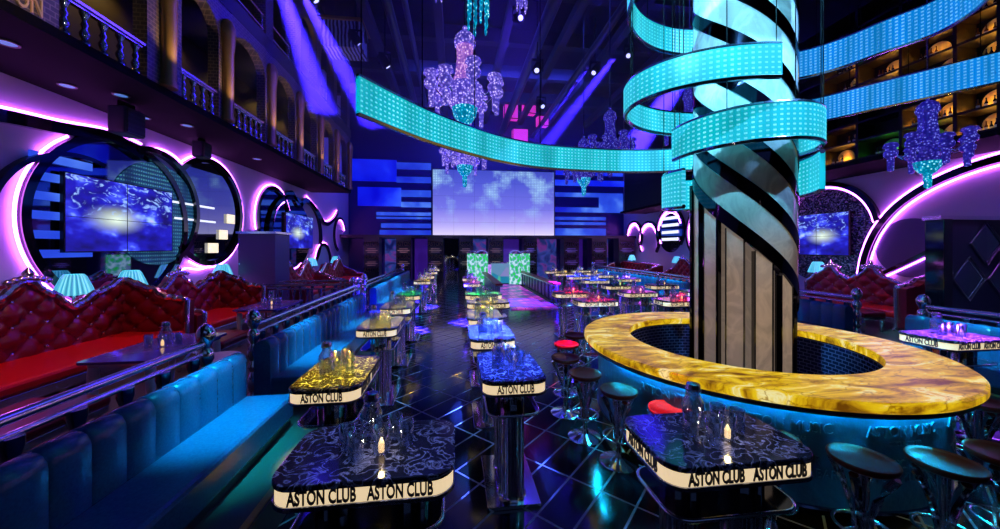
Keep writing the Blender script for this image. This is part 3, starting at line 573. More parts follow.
for x0, x1, z0, z1, mt, lb in LP_: panel(x0, x1, z0, z1, 24.15, mt, f'{lb} light panel left of the video wall')
RP_ = [(7.1, 12.1, 7.4, 8.5, 'blue_panel', 'topmost wide deep blue'), (7.05, 14.4-2.2, 6.65, 7.05, 'blue_panel', 'second wide deep blue'), (7.05, 12.1, 5.85, 6.15, 'pale_panel', 'pale bar, third from top'),
       (10.3, 12.1, 4.75, 5.85, 'pale_panel', 'pale block at the right end'), (7.05, 10.3, 4.75, 5.1, 'pale_panel', 'pale bar, fourth from top'),
       (7.05, 10.8, 4.2, 4.42, 'pale_panel', 'pale bar, fifth from top'), (7.05, 10.8, 3.85, 4.05, 'pale_panel', 'pale bar, sixth from top'), (7.05, 10.8, 3.1, 3.6, 'pale_panel', 'pale bar, lowest')]
for x0, x1, z0, z1, mt, lb in RP_: panel(x0, x1, z0, z1, 24.15, mt, f'{lb} light panel right of the video wall')
m, t, b = nt('mural_glow'); n1 = N(t, 'ShaderNodeTexNoise'); n1.inputs['Scale'].default_value = 1.2; n1.inputs['Distortion'].default_value = 1.5; L(t, objco(t), n1.inputs['Vector'])
L(t, ramp(t, n1.outputs[0], [(.35, (.01, .015, .2)), (.5, (.04, .10, .6)), (.6, (.3, .05, .5)), (.7, (.02, .05, .3))]), b.inputs['Emission Color']); b.inputs['Emission Strength'].default_value = .38; b.inputs['Base Color'].default_value = (.01, .01, .03, 1)
# dark grille columns under the screen
COLX = [(-5.46, -4.59), (-3.58, -2.69), (-1.69, -.74), (.25, 1.12), (2.13, 3.05), (4.38, 5.22), (7.01, 8.02), (8.9, 9.93), (10.76, 11.88)]
G().box((CX, 23.2, 2.93), (19.2, 1.6, .18)).build('trim_3', 'black', kind=S)
cn = ['leftmost', 'second from left', 'third from left', 'fourth from left', 'middle, behind the stage booth', 'fourth from right', 'third from right', 'second from right', 'rightmost']
vs_, fs_ = text_geo('ASTON', .34, .8, .02)
vd, fd = text_geo('MUSIC', .34, .8, .02)
for k, (a, b_) in enumerate(COLX):
    r = thing('grille_column', f'square black column with gilt relief under the back wall, {cn[k]}', 'column', ((a+b_)/2, 22.4, 0), 0, 'black columns under the video wall')
    G().box((0, 0, 1.42), (b_-a, .8, 2.84)).build('shaft', 'dark_grille', r)
    g = G()
    for z in (2.45, 1.65, .85):
        g.add([(x, -.41, z+y) for x, y, zz in (vs_ if z != 1.65 else vd)], fs_ if z != 1.65 else fd)
    g.build('relief', 'gilt' if k < 5 else 'pewter', r)
    g = G()
    for z in (2.05, 1.25): 
        for q in range(3): g.box((0, -.405, z+.1*(q-1)), ((b_-a)*.8*(1-.3*abs(q-1)), .01, .03))
    g.build('relief_bars', 'gilt' if k < 5 else 'pewter', r)
# panels between the columns; purple reflected light put in as glow
for k in range(8):
    a, b_ = COLX[k][1]+.05, COLX[k+1][0]-.05
    mt = ['mural_glow', 'violet_glow', 'mirror_dark', 'mural_glow', 'violet_glow', 'mural_glow', 'violet_glow', 'mural_glow'][k]
    o = G().box(((a+b_)/2, 23.6, 1.4), (b_-a, .08, 2.8)).build('wall_panel', mt); tag(o, f'recessed {"dark mirror" if mt=="mirror_dark" else "purple lit"} panel between the {cn[k].split(",")[0]} and next black column under the video wall', 'panel', 'recessed panels under the video wall')
# stage booth and green tubes
r = thing('stage_booth', 'glowing teal disc jockey booth at the end of the runway', 'booth', (2.85, 21.3, 0))
G().box((0, 0, .68), (1.3, .8, 1.2)).build('front', 'booth_front', r, bevel=.02); G().box((0, 0, .04), (1.6, 1, .08)).build('plinth', 'black', r); G().box((0, 0, 1.31), (1.45, .95, .07)).build('top', 'chrome', r)
G().box((-.8, 0, .65), (.22, .7, 1.1)).build('side_pillar', 'crystal_pink', r); G().box((.8, 0, .65), (.22, .7, 1.1)).build('side_pillar', 'crystal_pink', r)
gt = None
for k, (x, y, h) in enumerate([(1.1, 21.9, 2.15), (1.56, 20.5, 1.95), (4.36, 21.9, 2.15), (3.55, 20.5, 1.9)]):
    lb = 'green lit crystal pillar beside the booth, ' + ['outer one on the left', 'inner one on the left', 'outer one on the right', 'inner one on the right'][k]
    if gt is None:
        gt = thing('light_pillar', lb, 'pillar', (x, y, 0), 0, 'green light pillars')
        G().lathe([(.36, .08), (.36, 1.85)], 16, flute=.04).build('tube', 'green_tube', gt, smooth=True); G().lathe([(.42, 0), (.42, .08)], 20).build('base', 'chrome', gt); G().lathe([(.38, 1.85), (.40, 1.9), (.30, 2.0), (.1, 2.08)], 20).build('cap', 'silver', gt, smooth=True)
    else: dup(gt, (x, y, 0), 0, lb)
o = G().box((2.85, 16.8, .02), (1.75, 9.0, .04)).build('runway', 'runway'); tag(o, 'glowing purple runway leading to the stage booth', 'runway')
for k in range(2):
    sg = 1 if k else -1
    r = thing('bench_divider', f'low slatted divider with red padded top on the {"right" if k else "left"} side of the runway', 'divider', (2.85+sg*1.15, 17.2, 0), 0)
    G().box((0, 0, .78), (.3, 7.5, .08)).build('padded_top', 'red_top', r, bevel=.02); G().box((0, 0, .72), (.26, 7.5, .04)).build('top_rail', 'silver', r)
    for j in range(12): G().box((0, -3.6+j*.65, .36), (.05, .42, .70)).build('slat_panel', 'violet_glow' if False else 'purple_panel', r)
    G().box((0, 0, .03), (.25, 7.5, .06)).build('base', 'black', r)

# pink lit rooms high at the back
for k, (x, z, w_, h) in enumerate([(3.6, 11.0, .9, .9), (4.8, 11.3, .8, .7), (4.2, 9.45, 1.0, .9), (5.7, 10.5, .7, .6)]):
    r = thing('lit_window_box', ['leftmost pink', 'topmost pink', 'lowest pink', 'rightmost small pink'][k]+' glowing box high above the video wall', 'light box', (x, 22.5, z), .2*(k % 2), 'pink light boxes')
    G().box((0, 0, 0), (w_, .5, h)).build('glass', 'pink_light', r); G().box((0, -.26, h/2), (w_+.06, .04, .05)).box((0, -.26, -h/2), (w_+.06, .04, .05)).box((-w_/2, -.26, 0), (.05, .04, h)).box((w_/2, -.26, 0), (.05, .04, h)).build('frame', 'black', r)
G().box((4.8, 22.9, 8.9), (4.4, .8, .15)).build('trim_4', 'black', kind=S)

# ------------------------------------------------------------------ ceiling rig
g = G()
for y in (3, 6, 9, 12, 15, 18, 21): g.box((CX, y, 11.3), (19, .35, .6))
g.build('ceiling_beams', 'concrete', kind=S)
g = G()
for x in (-3.2, -.6, 2.0, 4.4, 6.6, 9): g.box((x, 10, 10.75), (.3, 27, .35))
g.build('ceiling_joists', 'concrete', kind=S)
for k, (x, z, rr) in enumerate([(-2.2, 10.2, .16), (-1.6, 10.1, .10), (3.2, 10.2, .22), (5.4, 10.0, .14)]):
    o = G().tube([(x, -4, z), (x, 24, z)], rr, 14).build('ceiling_duct', 'duct', smooth=True); tag(o, ['wide grey ceiling duct on the left', 'thin grey pipe beside the left duct', 'widest ceiling duct near the middle', 'slim ceiling pipe above the spiral column'][k], 'duct', 'ceiling ducts')
mh = None
FX = [(7.3, 14, 10.4), (5.8, 14, 9.6), (9.6, 14, 10.6), (-3.77, 14, 10.2), (-2.7, 14, 9.4), (-6.4, 12, 10.4), (-4.6, 12, 10.4), (1.2, 8, 9.3), (1.9, 8, 8.2), (3.1, 13, 9.0), (4.0, 16, 8.9), (2.2, 12, 10.2)]
FD = [(-1, -1.2, -1.6), (-1.1, -1.0, -1.6), (-1.2, -1.4, -1.7), (1.1, .5, -1.6), (1.2, .6, -1.6), (1.1, .5, -1.6), (1.1, .5, -1.6), (-.6, -1, -.8), (-.6, -1, -1), (-.4, -1, -1), (.3, -1, -1), (.2, -1, -.6)]
for k, p in enumerate(FX):
    r = thing('stage_spotlight', 'black moving-head stage spotlight on the ceiling rig, ' + ['casting the middle right beam', 'casting the short right beam', 'casting the wide right beam', 'casting the beam by the striped box', 'casting the rightmost left beam', 'casting the leftmost beam', 'casting the second left beam', 'upper one near the big chandelier', 'lower one near the big chandelier', 'near the pink boxes', 'smallest, above the video wall', 'high in the ceiling middle'][k], 'spotlight', p, 0, 'stage spotlights')
    d = Vector(FD[k]).normalized(); q = d.to_track_quat('-Z', 'Y')
    a = G().lathe([(.05, .34), (.15, .30), (.17, .1), (.17, -.16), (.14, -.2)], 16); a.map(lambda v_: q @ v_); a.build('head', 'matt_black', r, smooth=True)
    a = G().lathe([(.09, -.205), (.09, -.195)], 16); a.map(lambda v_: q @ v_); a.build('lens', 'lens', r)
    G().box((-.21, 0, .12), (.03, .08, .42)).box((.21, 0, .12), (.03, .08, .42)).box((0, 0, .34), (.45, .1, .05)).build('yoke', 'matt_black', r)
    G().tube([(0, 0, .36), (0, 0, 11.8-p[2])], .03).build('hanger', 'matt_black', r)

# ------------------------------------------------------------------ LED ribbons
def ribbon(pts, h, name, mat, lb, n=8, th=.05, dz=None):
    """pts: xyz of the TOP edge"""
    Q = smoothpath(pts, n); m_ = len(Q); vs = []; uvs = []; s_ = 0
    for i, p in enumerate(Q):
        a = Q[max(i-1, 0)]; b_ = Q[min(i+1, m_-1)]; d = (b_-a); d.z = 0; d.normalize(); nn = Vector((-d.y, d.x, 0))*th/2
        if i: s_ += (p-Q[i-1]).length
        for q, hh in ((p+nn, 0), (p+nn, h), (p-nn, h), (p-nn, 0)): vs.append((q.x, q.y, q.z-hh)); uvs.append((s_, h-hh))
    fs = [(4*i+k, 4*(i+1)+k, 4*(i+1)+(k+1) % 4, 4*i+(k+1) % 4) for i in range(m_-1) for k in range(4)]+[(0, 1, 2, 3), (4*m_-1, 4*m_-2, 4*m_-3, 4*m_-4)]
    r = thing(name, lb, 'light ribbon', (0, 0, 0), 0, 'hanging light ribbons')
    G().add(vs, fs).build('led_band', mat, r, uvf=lambda c_, i: uvs[i])
    e = [Vector(q) for q in Q]
    G().tube([q+Vector((0, 0, .0)) for q in e], .028, 6).build('edge_strip', 'dark_chrome', r); G().tube([q-Vector((0, 0, h)) for q in e], .028, 6).build('edge_strip', 'dark_chrome', r)
    for j in range(1, m_, max(1, m_//5)): G().tube([e[j], (e[j].x, e[j].y, 11.8)], .006, 4).build('hanger_wire', 'matt_black', r)
    return r
BX, BY = 3.41, 3.89
def arcxy(R, a0, a1, z0, z1=None, n=14, rx=1, ry=1, cx=BX, cy=BY):
    z1 = z0 if z1 is None else z1
    return [(cx+R*rx*math.cos(math.radians(a0+(a1-a0)*k/n)), cy+R*ry*math.sin(math.radians(a0+(a1-a0)*k/n)), z0+(z1-z0)*k/n) for k in range(n+1)]
ribbon([(-.94, 3.54, 3.87), (-.61, 4.0, 3.87), (-.31, 4.37, 3.87), (.07, 4.74, 3.87), (.67, 5.22, 3.87), (1.37, 5.55, 3.87), (2.43, 5.7, 3.87), (3.3, 5.65, 3.87), (4.0, 5.4, 3.87)], .36, 'led_ribbon', 'led_cyan', 'long cyan light ribbon sweeping left from the spiral column')
ribbon([(9.6, 4.1, 5.5), (9.11, 4.82, 5.5), (8.74, 5.46, 5.5), (8.39, 6.07, 5.5), (7.88, 6.64, 5.45), (6.9, 7.2, 5.35), (5.6, 7.4, 5.2)], .5, 'led_ribbon', 'led_blue', 'lower blue light ribbon crossing the right balcony')
ribbon([(6.6, 3.4, 6.0), (7.15, 4.0, 6.0), (7.33, 4.53, 6.0), (7.15, 5.05, 6.0), (6.98, 5.59, 6.0), (6.64, 6.02, 6.0), (5.8, 6.5, 6.0)], .5, 'led_ribbon', 'led_blue', 'upper blue light ribbon curving off the top right of the picture')
ribbon(arcxy(.78, 175, 400, 3.62, 3.72, 20), .35, 'led_ribbon', 'led_cyan', 'cyan light ribbon hoop across the front of the spiral column', n=4)
ribbon(arcxy(1.0, 262, 60, 4.18, 4.16, 20, rx=1.25, ry=.86, cx=BX-.1), .31, 'led_ribbon', 'led_cyan', 'cyan light ribbon loop bulging left of the spiral column', n=4)
ribbon(arcxy(1.25, 300, 75, 5.75, 5.55, 20, ry=.9), .37, 'led_ribbon', 'led_cyan', 'topmost cyan light ribbon loop left of the spiral column', n=4)
ribbon(arcxy(.80, -35, 190, 3.28, 3.10, 16), .42, 'led_ribbon', 'led_cyan', 'lowest cyan light ribbon behind the spiral column', n=4)

# ------------------------------------------------------------------ bar
bar = thing('round_bar', 'large round bar with glowing yellow onyx counter around the spiral column', 'bar', (BX, BY, 0))
def arcuv(c_, i): return (math.atan2(c_.y, c_.x)*1.3, c_.z)
G().ring([(1.225, 1.01), (1.78, 1.01), (1.80, 1.03), (1.80, 1.08), (1.78, 1.094), (1.225, 1.094)], 128).build('countertop', 'onyx', bar)
G().ring([(1.735, .965), (1.765, .965), (1.765, 1.008), (1.735, 1.008)], 128).build('counter_trim', 'dark_chrome', bar)
g = G().ring([(1.58, .2), (1.62, .2), (1.62, .962), (1.58, .962)], 128); g.build('front_panel', 'bar_front', bar, smooth=True)
G().ring([(1.38, 0), (1.42, 0), (1.42, .2), (1.38, .2)], 96).build('plinth', 'matt_black', bar)
G().ring([(1.57, .18), (1.64, .18), (1.64, .2), (1.57, .2)], 96).build('bottom_trim', 'dark_chrome', bar)
G().ring([(1.235, 0), (1.275, 0), (1.275, 1.01), (1.235, 1.01)], 96).build('inner_panel', 'mosaic', bar, uvf=arcuv)
G().ring([(1.632, .99), (1.642, .99), (1.642, 1.0), (1.632, 1.0)], 96).build('led_strip', 'cyan_led', bar)
G().ring([(1.664, .93), (1.669, .93), (1.669, 1.01), (1.664, 1.01)], 96).build('led_baffle', 'matt_black', bar)  # added ring that keeps the strip's light off the stools
vs_, fs_ = text_geo('ASTON MUSIC', .12, .8, .012); v2_, f2_ = text_geo('MUSIC & BAR\nASTON MUSIC BAR', .1, .8, .012); v3_, f3_ = text_geo('SINCE MUSIC BAR', .045, .8, .01)
for k in range(10):
    a0 = math.radians(-150+k*30)
    g = G()
    for (vv, ff, z) in ((vs_, fs_, .80), (v2_, f2_, .50), (v3_, f3_, .71)):
        g.add([((1.624+zz*1.3)*math.cos(a0+x/1.62), (1.624+zz*1.3)*math.sin(a0+x/1.62), z+y) for x, y, zz in vv], ff)
    g.build('relief_lettering', 'bar_front', bar)

# ------------------------------------------------------------------ spiral column
col_ = thing('spiral_column', 'tall spiral column of pale stone strips with black mirror edges inside the bar', 'column', (BX+.05, BY-.03, 0))
def helix(R0, R1, z_at, a0, a1, hgt, name, mat, n=60):
    """band between radii R0,R1 with vertical height hgt, z_at(angle)"""
    vs = []
    for k in range(n+1):
        a = a0+(a1-a0)*k/n; z = z_at(a); c_, s_ = math.cos(a), math.sin(a)
        vs += [(R0*c_, R0*s_, z), (R1*c_, R1*s_, z), (R1*c_, R1*s_, z+hgt), (R0*c_, R0*s_, z+hgt)]
    fs = [(4*i+k, 4*i+(k+1) % 4, 4*(i+1)+(k+1) % 4, 4*(i+1)+k) for i in range(n) for k in range(4)]+[(3, 2, 1, 0), (4*n, 4*n+1, 4*n+2, 4*n+3)]
    return G().add(vs, fs).build(name, mat, col_, smooth=True)
ZT = 11.6; NB = 6; PITCH = 3.1; VIEW = math.atan2(-BY, -BX)   # direction from column towards the camera
for k in range(NB):
    # descending to the right (angle increases to the right as seen by the camera)
    off = k*PITCH/NB
    start = VIEW+PI*.5  # right-hand edge
    zf = lambda a, off=off: 1.70+off-(a-start)*PITCH/(2*PI)
    a_hi = start+.05 - 0*off; a_lo = start-(ZT-1.70-off)/PITCH*2*PI
    a_end = start+(off)/PITCH*2*PI*.0+.35
    helix(.455, .52, zf, a_end, a_lo, .335, 'stone_spiral', 'column_stone', 220)
    helix(.44, .53, lambda a, zf=zf: zf(a)-.175, a_end, a_lo, .173, 'mirror_edge', 'black_mirror', 220)
    helix(.45, .525, lambda a, zf=zf: zf(a)+.336, a_end, a_lo, .01, 'chrome_edge', 'chrome', 220)
def lowz(a):
    # underside of the spirals over this strip
    best = 99
    for k in range(NB):
        start = VIEW+PI*.5
        for turn in range(-3, 5):
            aa = a+turn*2*PI
            if aa <= start+.35:
                z = 1.56+k*PITCH/NB-(aa-start)*PITCH/(2*PI)
                if z > 1.0: best = min(best, z)
    return best
for k in range(12):
    a = VIEW+math.radians(-8+30*k); top_ = lowz(a)+.02
    g = G().box((0, 0, top_/2), (.045, .155, top_)); R = Matrix.Rotation(a, 3, 'Z'); g.map(lambda v_: R @ v_+Vector((.48*math.cos(a), .48*math.sin(a), 0))); g.build('stone_strip', 'lit_strip_stone', col_)
    g = G().box((0, -.085, top_/2), (.07, .012, top_)).box((0, .085, top_/2), (.07, .012, top_)); g.map(lambda v_: R @ v_+Vector((.475*math.cos(a), .475*math.sin(a), 0))); g.build('strip_edge', 'gloss_black', col_)
G().lathe([(.40, 3.2), (.40, ZT)], 40).build('inner_core', 'mirror_dark', col_, smooth=True)
G().ring([(.40, 0), (.55, 0), (.55, .06), (.40, .06)], 64).build('base_ring', 'dark_chrome', col_)
g = G().tube([(.53*math.cos(VIEW-1.5), .53*math.sin(VIEW-1.5), 0), (.53*math.cos(VIEW-1.5), .53*math.sin(VIEW-1.5), 3.0)], .03, 8); g.build('side_post', 'gloss_black', col_)

# ------------------------------------------------------------------ stools
st = thing('bar_stool', '', 'stool', (0, 0, 0), 0, 'chrome trumpet bar stools around the bar')
G().lathe([(.0, .715), (.12, .718), (.165, .735), (.183, .752), (.188, .742), (.18, .715), (.155, .695), (.02, .68)], 28, cap=False).build('seat', 'stool_seat', st, smooth='all')
g = G()
for k in range(4):
    a = k*PI/2+.4; c_, s_ = math.cos(a), math.sin(a)
    g.tube([(r_*c_, r_*s_, z) for r_, z in ((.165, .685), (.12, .6), (.075, .48), (.045, .36), (.036, .2))], [.026, .028, .024, .018, .012], 8)
g.build('flared_legs', 'chrome', st, smooth=True)
G().lathe([(.028, .03), (.028, .68)], 14).build('pole', 'chrome', st, smooth=True)
G().ring([(.15+.011*math.cos(a*PI/4), .27+.011*math.sin(a*PI/4)) for a in range(8)], 32).tube([(.02, 0, .27), (.15, 0, .27)], .008).tube([(-.02, .0, .27), (-.15, 0, .27)], .008).build('foot_ring', 'chrome', st, smooth='all')
G().lathe([(.19, 0), (.192, .008), (.17, .018), (.09, .032), (.045, .055), (.03, .1)], 32).build('base', 'chrome', st, smooth=True)
stools = [(2.80, 2.10, 'dark red glossy bar stool at the bar front, left of the two large ones', 1.0), (3.32, 2.0, 'dark red glossy bar stool at the bar front, right of the two large ones', 1.0),
          (3.86, 2.02, 'bar stool cut off by the right edge of the picture', 1), (4.95, 2.75, 'bar stool behind the right end of the bar, slim base showing', 1),
          (2.42, 2.42, 'bar stool half hidden behind the large front table', 1), (1.93, 2.95, 'bright red topped bar stool showing just above the large front table', 1),
          (1.67, 3.42, 'dark glossy bar stool at the left of the bar, nearest of that side row', 1), (1.50, 3.92, 'dark glossy bar stool at the left of the bar, second of the side row', 1),
          (1.46, 4.52, 'dark glossy bar stool at the left of the bar, third of the side row', 1), (1.68, 5.16, 'bright red topped bar stool, fourth of the side row', 1), (2.0, 5.67, 'dark red bar stool, farthest of the side row left of the bar', 1),
          (5.55, 3.4, 'bright red topped bar stool peeking past the right end of the counter', 1)]
red_seat_me = None
for i, (x, y, lb, s) in enumerate(stools):
    o = st if i == 0 else dup(st, (x, y, 0), 0, lb)
    if i == 0: o.location = (x, y, 0); o['label'] = lb
    o.rotation_euler.z = i*.7
    if 'bright red' in lb:
        for c_ in o.children:
            if c_.name.startswith('seat'):
                c_.data = c_.data.copy(); c_.data.materials[0] = M['stool_red']

# ------------------------------------------------------------------ tables
W_, D_ = .88, .56
def make_table():
    t_ = thing('club_table', '', 'table', (0, 0, 0), 0, 'high marble club tables')
    G().prism(rrect(W_, D_, .12), 1.068, 1.10).build('tabletop', 'table_marble', t_, bevel=.006)
    G().prism(rrect(W_-.02, D_-.02, .11), .995, 1.068).build('light_band', 'warm_band', t_)
    G().prism(rrect(W_, D_, .12), .972, .995).build('lower_trim', 'dark_chrome', t_, bevel=.004)
    vt, ft = text_geo('ASTON CLUB', .094, .54, .006, .0028); lt = None
    for sx_, cx_, cy_, rz in ((1, -.18, -(D_-.02)/2-.002, 0), (1, .18, -(D_-.02)/2-.002, 0), (1, -.19, (D_-.02)/2+.002, PI), (1, .19, (D_-.02)/2+.002, PI), (1, (W_-.02)/2+.002, 0, PI/2), (1, -(W_-.02)/2-.002, 0, -PI/2)):
        
        if lt is None: lt = G().add([(x, -z, y) for x, y, z in vt], ft).build('lettering', 'letter', t_); o_ = lt
        else: o_ = lt.copy(); COL.objects.link(o_); o_.parent = t_
        o_.location = (cx_, cy_, 1.031); o_.rotation_euler = (0, 0, rz)
    pass
    G().prism(rrect(W_-.14, D_-.12, .10), .775, .795).build('lower_shelf', 'gloss_black', t_)
    P = [(x, y, .785) for x, y in rrect(W_-.13, D_-.11, .105)]; G().tube(P, .012, 6, True).build('shelf_rim', 'chrome', t_, smooth='all')
    for sx_ in (-.2, .2): G().lathe([(.12, .03), (.12, .06), (.105, .08), (.105, .9), (.12, .972)], 24, (sx_, 0, 0), flute=.05).build('column', 'chrome', t_, smooth=True)
    G().prism(rrect(.75, .46, .01, 1), 0, .03).build('base_plate', 'chrome', t_, bevel=.004); return t_
tab = make_table()
glass0 = thing('tumbler', '', 'glass', (0, 0, 0), 0, 'tumblers on the tables')
G().lathe([(.034, 0), (.039, .004), (.042, .14), (.039, .14), (.036, .012), (.0, .012)], 16, cap=False).build('glass_wall', 'glass', glass0, smooth='all')
cg0 = thing('candle_glass', '', 'candle', (0, 0, 0), 0, 'candles in glasses')
G().lathe([(.036, 0), (.042, .004), (.044, .15), (.041, .15), (.038, .012), (.0, .012)], 16, cap=False).build('glass_wall', 'glass', cg0, smooth='all')
G().lathe([(.014, .014), (.016, .02), (.016, .06), (.009, .075), (.002, .09)], 12).build('candle', 'candle', cg0, smooth=True)
ca0 = thing('carafe', '', 'carafe', (0, 0, 0), 0, 'glass carafes on the tables')
G().lathe([(.052, 0), (.060, .01), (.062, .15), (.042, .185), (.036, .20), (.046, .225), (.042, .225), (.033, .2), (.056, .14), (.055, .015), (0, .015)], 18, cap=False).build('glass_body', 'glass', ca0, smooth='all')
G().lathe([(.038, .222), (.045, .235), (.038, .262), (.01, .27)], 12).build('stopper', 'dark_chrome', ca0, smooth=True)
SHORT = {'large dark marble table at the bottom left': 'dark table at the bottom left', 'large dark marble table in front of the bar': 'dark table before the bar', 'second table of the left row beside the blue sofa': 'second table of the left row', 'green lit table left of the other green one beyond the bar': 'left green table beyond the bar', 'red lit table straight behind the bar beside the spiral column': 'red table beside the spiral column', 'violet lit table beside the right blue sofa past the bar': 'violet table past the bar', 'crimson table between the red pair and the column': 'crimson table beyond the bar', 'violet glass table before the nearest left red sofa': 'nearest violet glass table', 'violet glass table before the second left red sofa': 'second violet glass table', 'table half hidden by the spiral column beyond the bar': 'table half hidden by the spiral column', 'nearest red lit table behind the bar at its left': 'nearest red table behind the bar', 'yellowish table just past the green one in the left row': 'yellowish fifth-to-last table of the left row'}
def setting(x, y, z, lb, rot, n=4):
    lb = SHORT.get(lb, lb)
    def pl(o0, dx, dy, label):
        p = (x+dx*math.cos(rot)-dy*math.sin(rot), y+dx*math.sin(rot)+dy*math.cos(rot), z)
        if 'label' not in o0 or o0['label'] == '': o0.location = p; o0['label'] = label; return o0
        return dup(o0, p, 0, label)
    pl(ca0, -.04, .10, f'glass carafe on the {lb}')
    pl(cg0, .05, -.07, f'glowing candle glass on the {lb}')
    for dx, dy, w_ in ((-.07, -.11, 'left'), (-.14, -.02, 'outer left'), (.10, .07, 'rear'), (.17, .0, 'right'))[:n]: pl(glass0, dx, dy, f'clear {w_} tumbler on the {lb}')
YE, GR, RE, BL, PU, PK, TN = (1, .6, .015), (.01, 1, .06), (1, .005, .02), (.06, .12, 1), (.4, .06, 1), (1, .1, .4), (1, .62, .28)
Rt = PI/2
# x, y, rot, colour, power, label
TB = [(-.44, 2.0, 0, None, 0, 'large dark marble table at the bottom left, words on its lit edge'),
      (-1.03, 3.3, Rt, YE, .5, 'second table of the left row beside the blue sofa, yellow lit top'),
      (-1.08, 5.35, Rt, YE, .45, 'third table of the left row, yellow lit top'), (-1.1, 7.0, Rt, YE, .5, 'fourth table of the left row, yellow lit top'),
      (-1.1, 8.75, Rt, GR, 1, 'green lit table in the left row'), (-1.1, 12.3, Rt, YE, .8, 'yellowish table just past the green one in the left row'),
      (-1.1, 14.5, Rt, TN, .5, 'third farthest table of the left row'), (-1.1, 16.9, Rt, TN, .5, 'second farthest table of the left row'), (-1.1, 19.0, Rt, TN, .5, 'farthest table of the left row'),
      (.50, 3.28, Rt, BL, .35, 'nearest table of the middle row, dark blue top with chrome column'), (.46, 4.6, Rt, BL, 1.6, 'second table of the middle row, bright blue top'),
      (.48, 5.85, Rt, YE, .4, 'third table of the middle row, pale yellow top'), (.68, 7.25, 0, YE, .6, 'fourth table of the middle row, yellow lit top turned sideways'),
      (.68, 8.5, 0, GR, 1, 'green lit table in the middle row'), (.55, 11.3, Rt, PK, .8, 'pink lit table in the middle row'), (.55, 13.3, Rt, PU, .8, 'farthest violet table of the middle row'),
      (2.98, 7.2, 0, RE, 1, 'nearest red lit table behind the bar at its left'), (2.88, 8.5, 0, RE, 1, 'red lit table behind the nearest red one'),
      (4.75, 7.0, 0, RE, 1, 'red lit table straight behind the bar beside the spiral column'), (4.6, 8.4, 0, PK, .8, 'crimson table between the red pair and the column'),
      (4.85, 10.0, 0, GR, 1, 'green lit table left of the other green one beyond the bar'), (6.2, 9.9, 0, GR, 1, 'green lit table nearest the right blue sofa'),
      (6.25, 8.3, 0, GR, .6, 'table half hidden by the spiral column beyond the bar'), (4.85, 11.7, 0, BL, 1.3, 'blue lit table of the fourth row beyond the bar'),
      (4.83, 13.3, 0, BL, 1.3, 'blue table behind the fourth row beyond the bar'), (6.25, 12.15, 0, PU, 1, 'violet lit table by the right blue sofa'),
      (6.25, 13.9, 0, BL, .8, 'second far table by the right blue sofa'), (6.25, 15.1, 0, YE, .3, 'third far table by the right blue sofa'), (6.25, 16.9, 0, YE, .3, 'farthest table by the right blue sofa'),
      (4.8, 15.0, 0, YE, .3, 'pale table in the far middle right row'), (4.75, 16.4, 0, TN, .4, 'farthest table right of the runway'),
      (6.22, 3.7, 0, PU, 1.3, 'violet lit table beside the right blue sofa past the bar'),
      (1.50, 1.90, 0, None, 0, 'large dark marble table in front of the bar, words on its lit edge')]
for i, (x, y, rz, c_, pw, lb) in enumerate(TB):
    if i == 0: tab.location = (x, y, 0); tab['label'] = lb
    else: tab_ = dup(tab, (x, y, 0), rz, lb)
    setting(x, y, 1.10, lb.split(',')[0], rz, 4 if y < 9 else 2)
    if not c_: spot((x+.1, y-.5, 5.8), (x, y, 1.1), 14, 800, (.35, .42, 1), .6); pt = bpy.data.lights.new('candle_light', 'POINT'); pt.energy = 1.6; pt.color = (1, .7, .3); pt.shadow_soft_size = .015; po = bpy.data.objects.new('candle_light', pt); COL.objects.link(po); po.location = (x+.05, y-.07, 1.21)  # weak blue spot added so the veins of the dark tops show
    if c_: 
        spot((x+.1, y-.4, 5.8), (x, y, 1.1), 11, 20000*pw*(2.2 if c_ in (BL, PU) else 1.3 if c_ in (RE, GR) else 1.3), c_, .5)
    else:
        o_ = tab if i == 0 else tab_
        for ch in o_.children:
            if ch.name.startswith('tabletop'): ch.data = ch.data.copy(); ch.data.materials[0] = M['table_marble_dark']

# ------------------------------------------------------------------ blue channel sofas
def blue_sofa(y0, y1, sg, lb, z0=.3, endwall=False):
    """sg=-1: left side (faces +x); sg=+1: right side"""
    xf = -1.73 if sg < 0 else 6.93+.02; xb = xf+sg*.47
    r = thing('blue_sofa', lb, 'sofa', ((xf+xb)/2, (y0+y1)/2, z0), 0, 'blue leather sofas')
    hl = (y1-y0)/2; a = -sg*.235    # local front x
    G().box((-sg*(-.0), 0, .04), (.42, 2*hl-.04, .08)).build('plinth', 'black', r)
    G().box((0, 0, .21), (.49, 2*hl, .26)).build('seat', 'blue_leather', r, bevel=.035)
    n = max(2, round(2*hl/.23)); prof = []
    for k in range(9):
        q = PI*k/8; prof.append((sg*(.235+.09-.09*math.cos(q)), .70+.09*math.sin(q)))
    prof = [(sg*.235, .34)]+prof+[(sg*.415, .05), (sg*.235, .05)]
    vs = []; m_ = len(prof); cols = []
    for k in range(n):
        for f_ in (0, .06, .5, .94): cols.append(((k+f_)*2*hl/n-hl, 0 if f_ == 0 else (.012 if f_ != .5 else .020)))
    cols.append((hl, 0))
    for y, bl in cols:
        for j, (x, z) in enumerate(prof):
            dx = -sg*bl if 0 <= j <= 6 else 0; dz = bl*.7 if 2 < j < 9 else 0
            vs.append((x+dx, y, z+dz))
    fs = [(c*m_+j, (c+1)*m_+j, (c+1)*m_+(j+1) % m_, c*m_+(j+1) % m_) for c in range(len(cols)-1) for j in range(m_)]+[tuple(range(m_)), tuple((len(cols)-1)*m_+j for j in range(m_))[::-1]]
    G().add(vs, fs).build('backrest', 'blue_leather', r, smooth=True)
    return r
blue_sofa(-1.0, 4.02, -1, 'long blue channelled leather sofa at the left front edge')
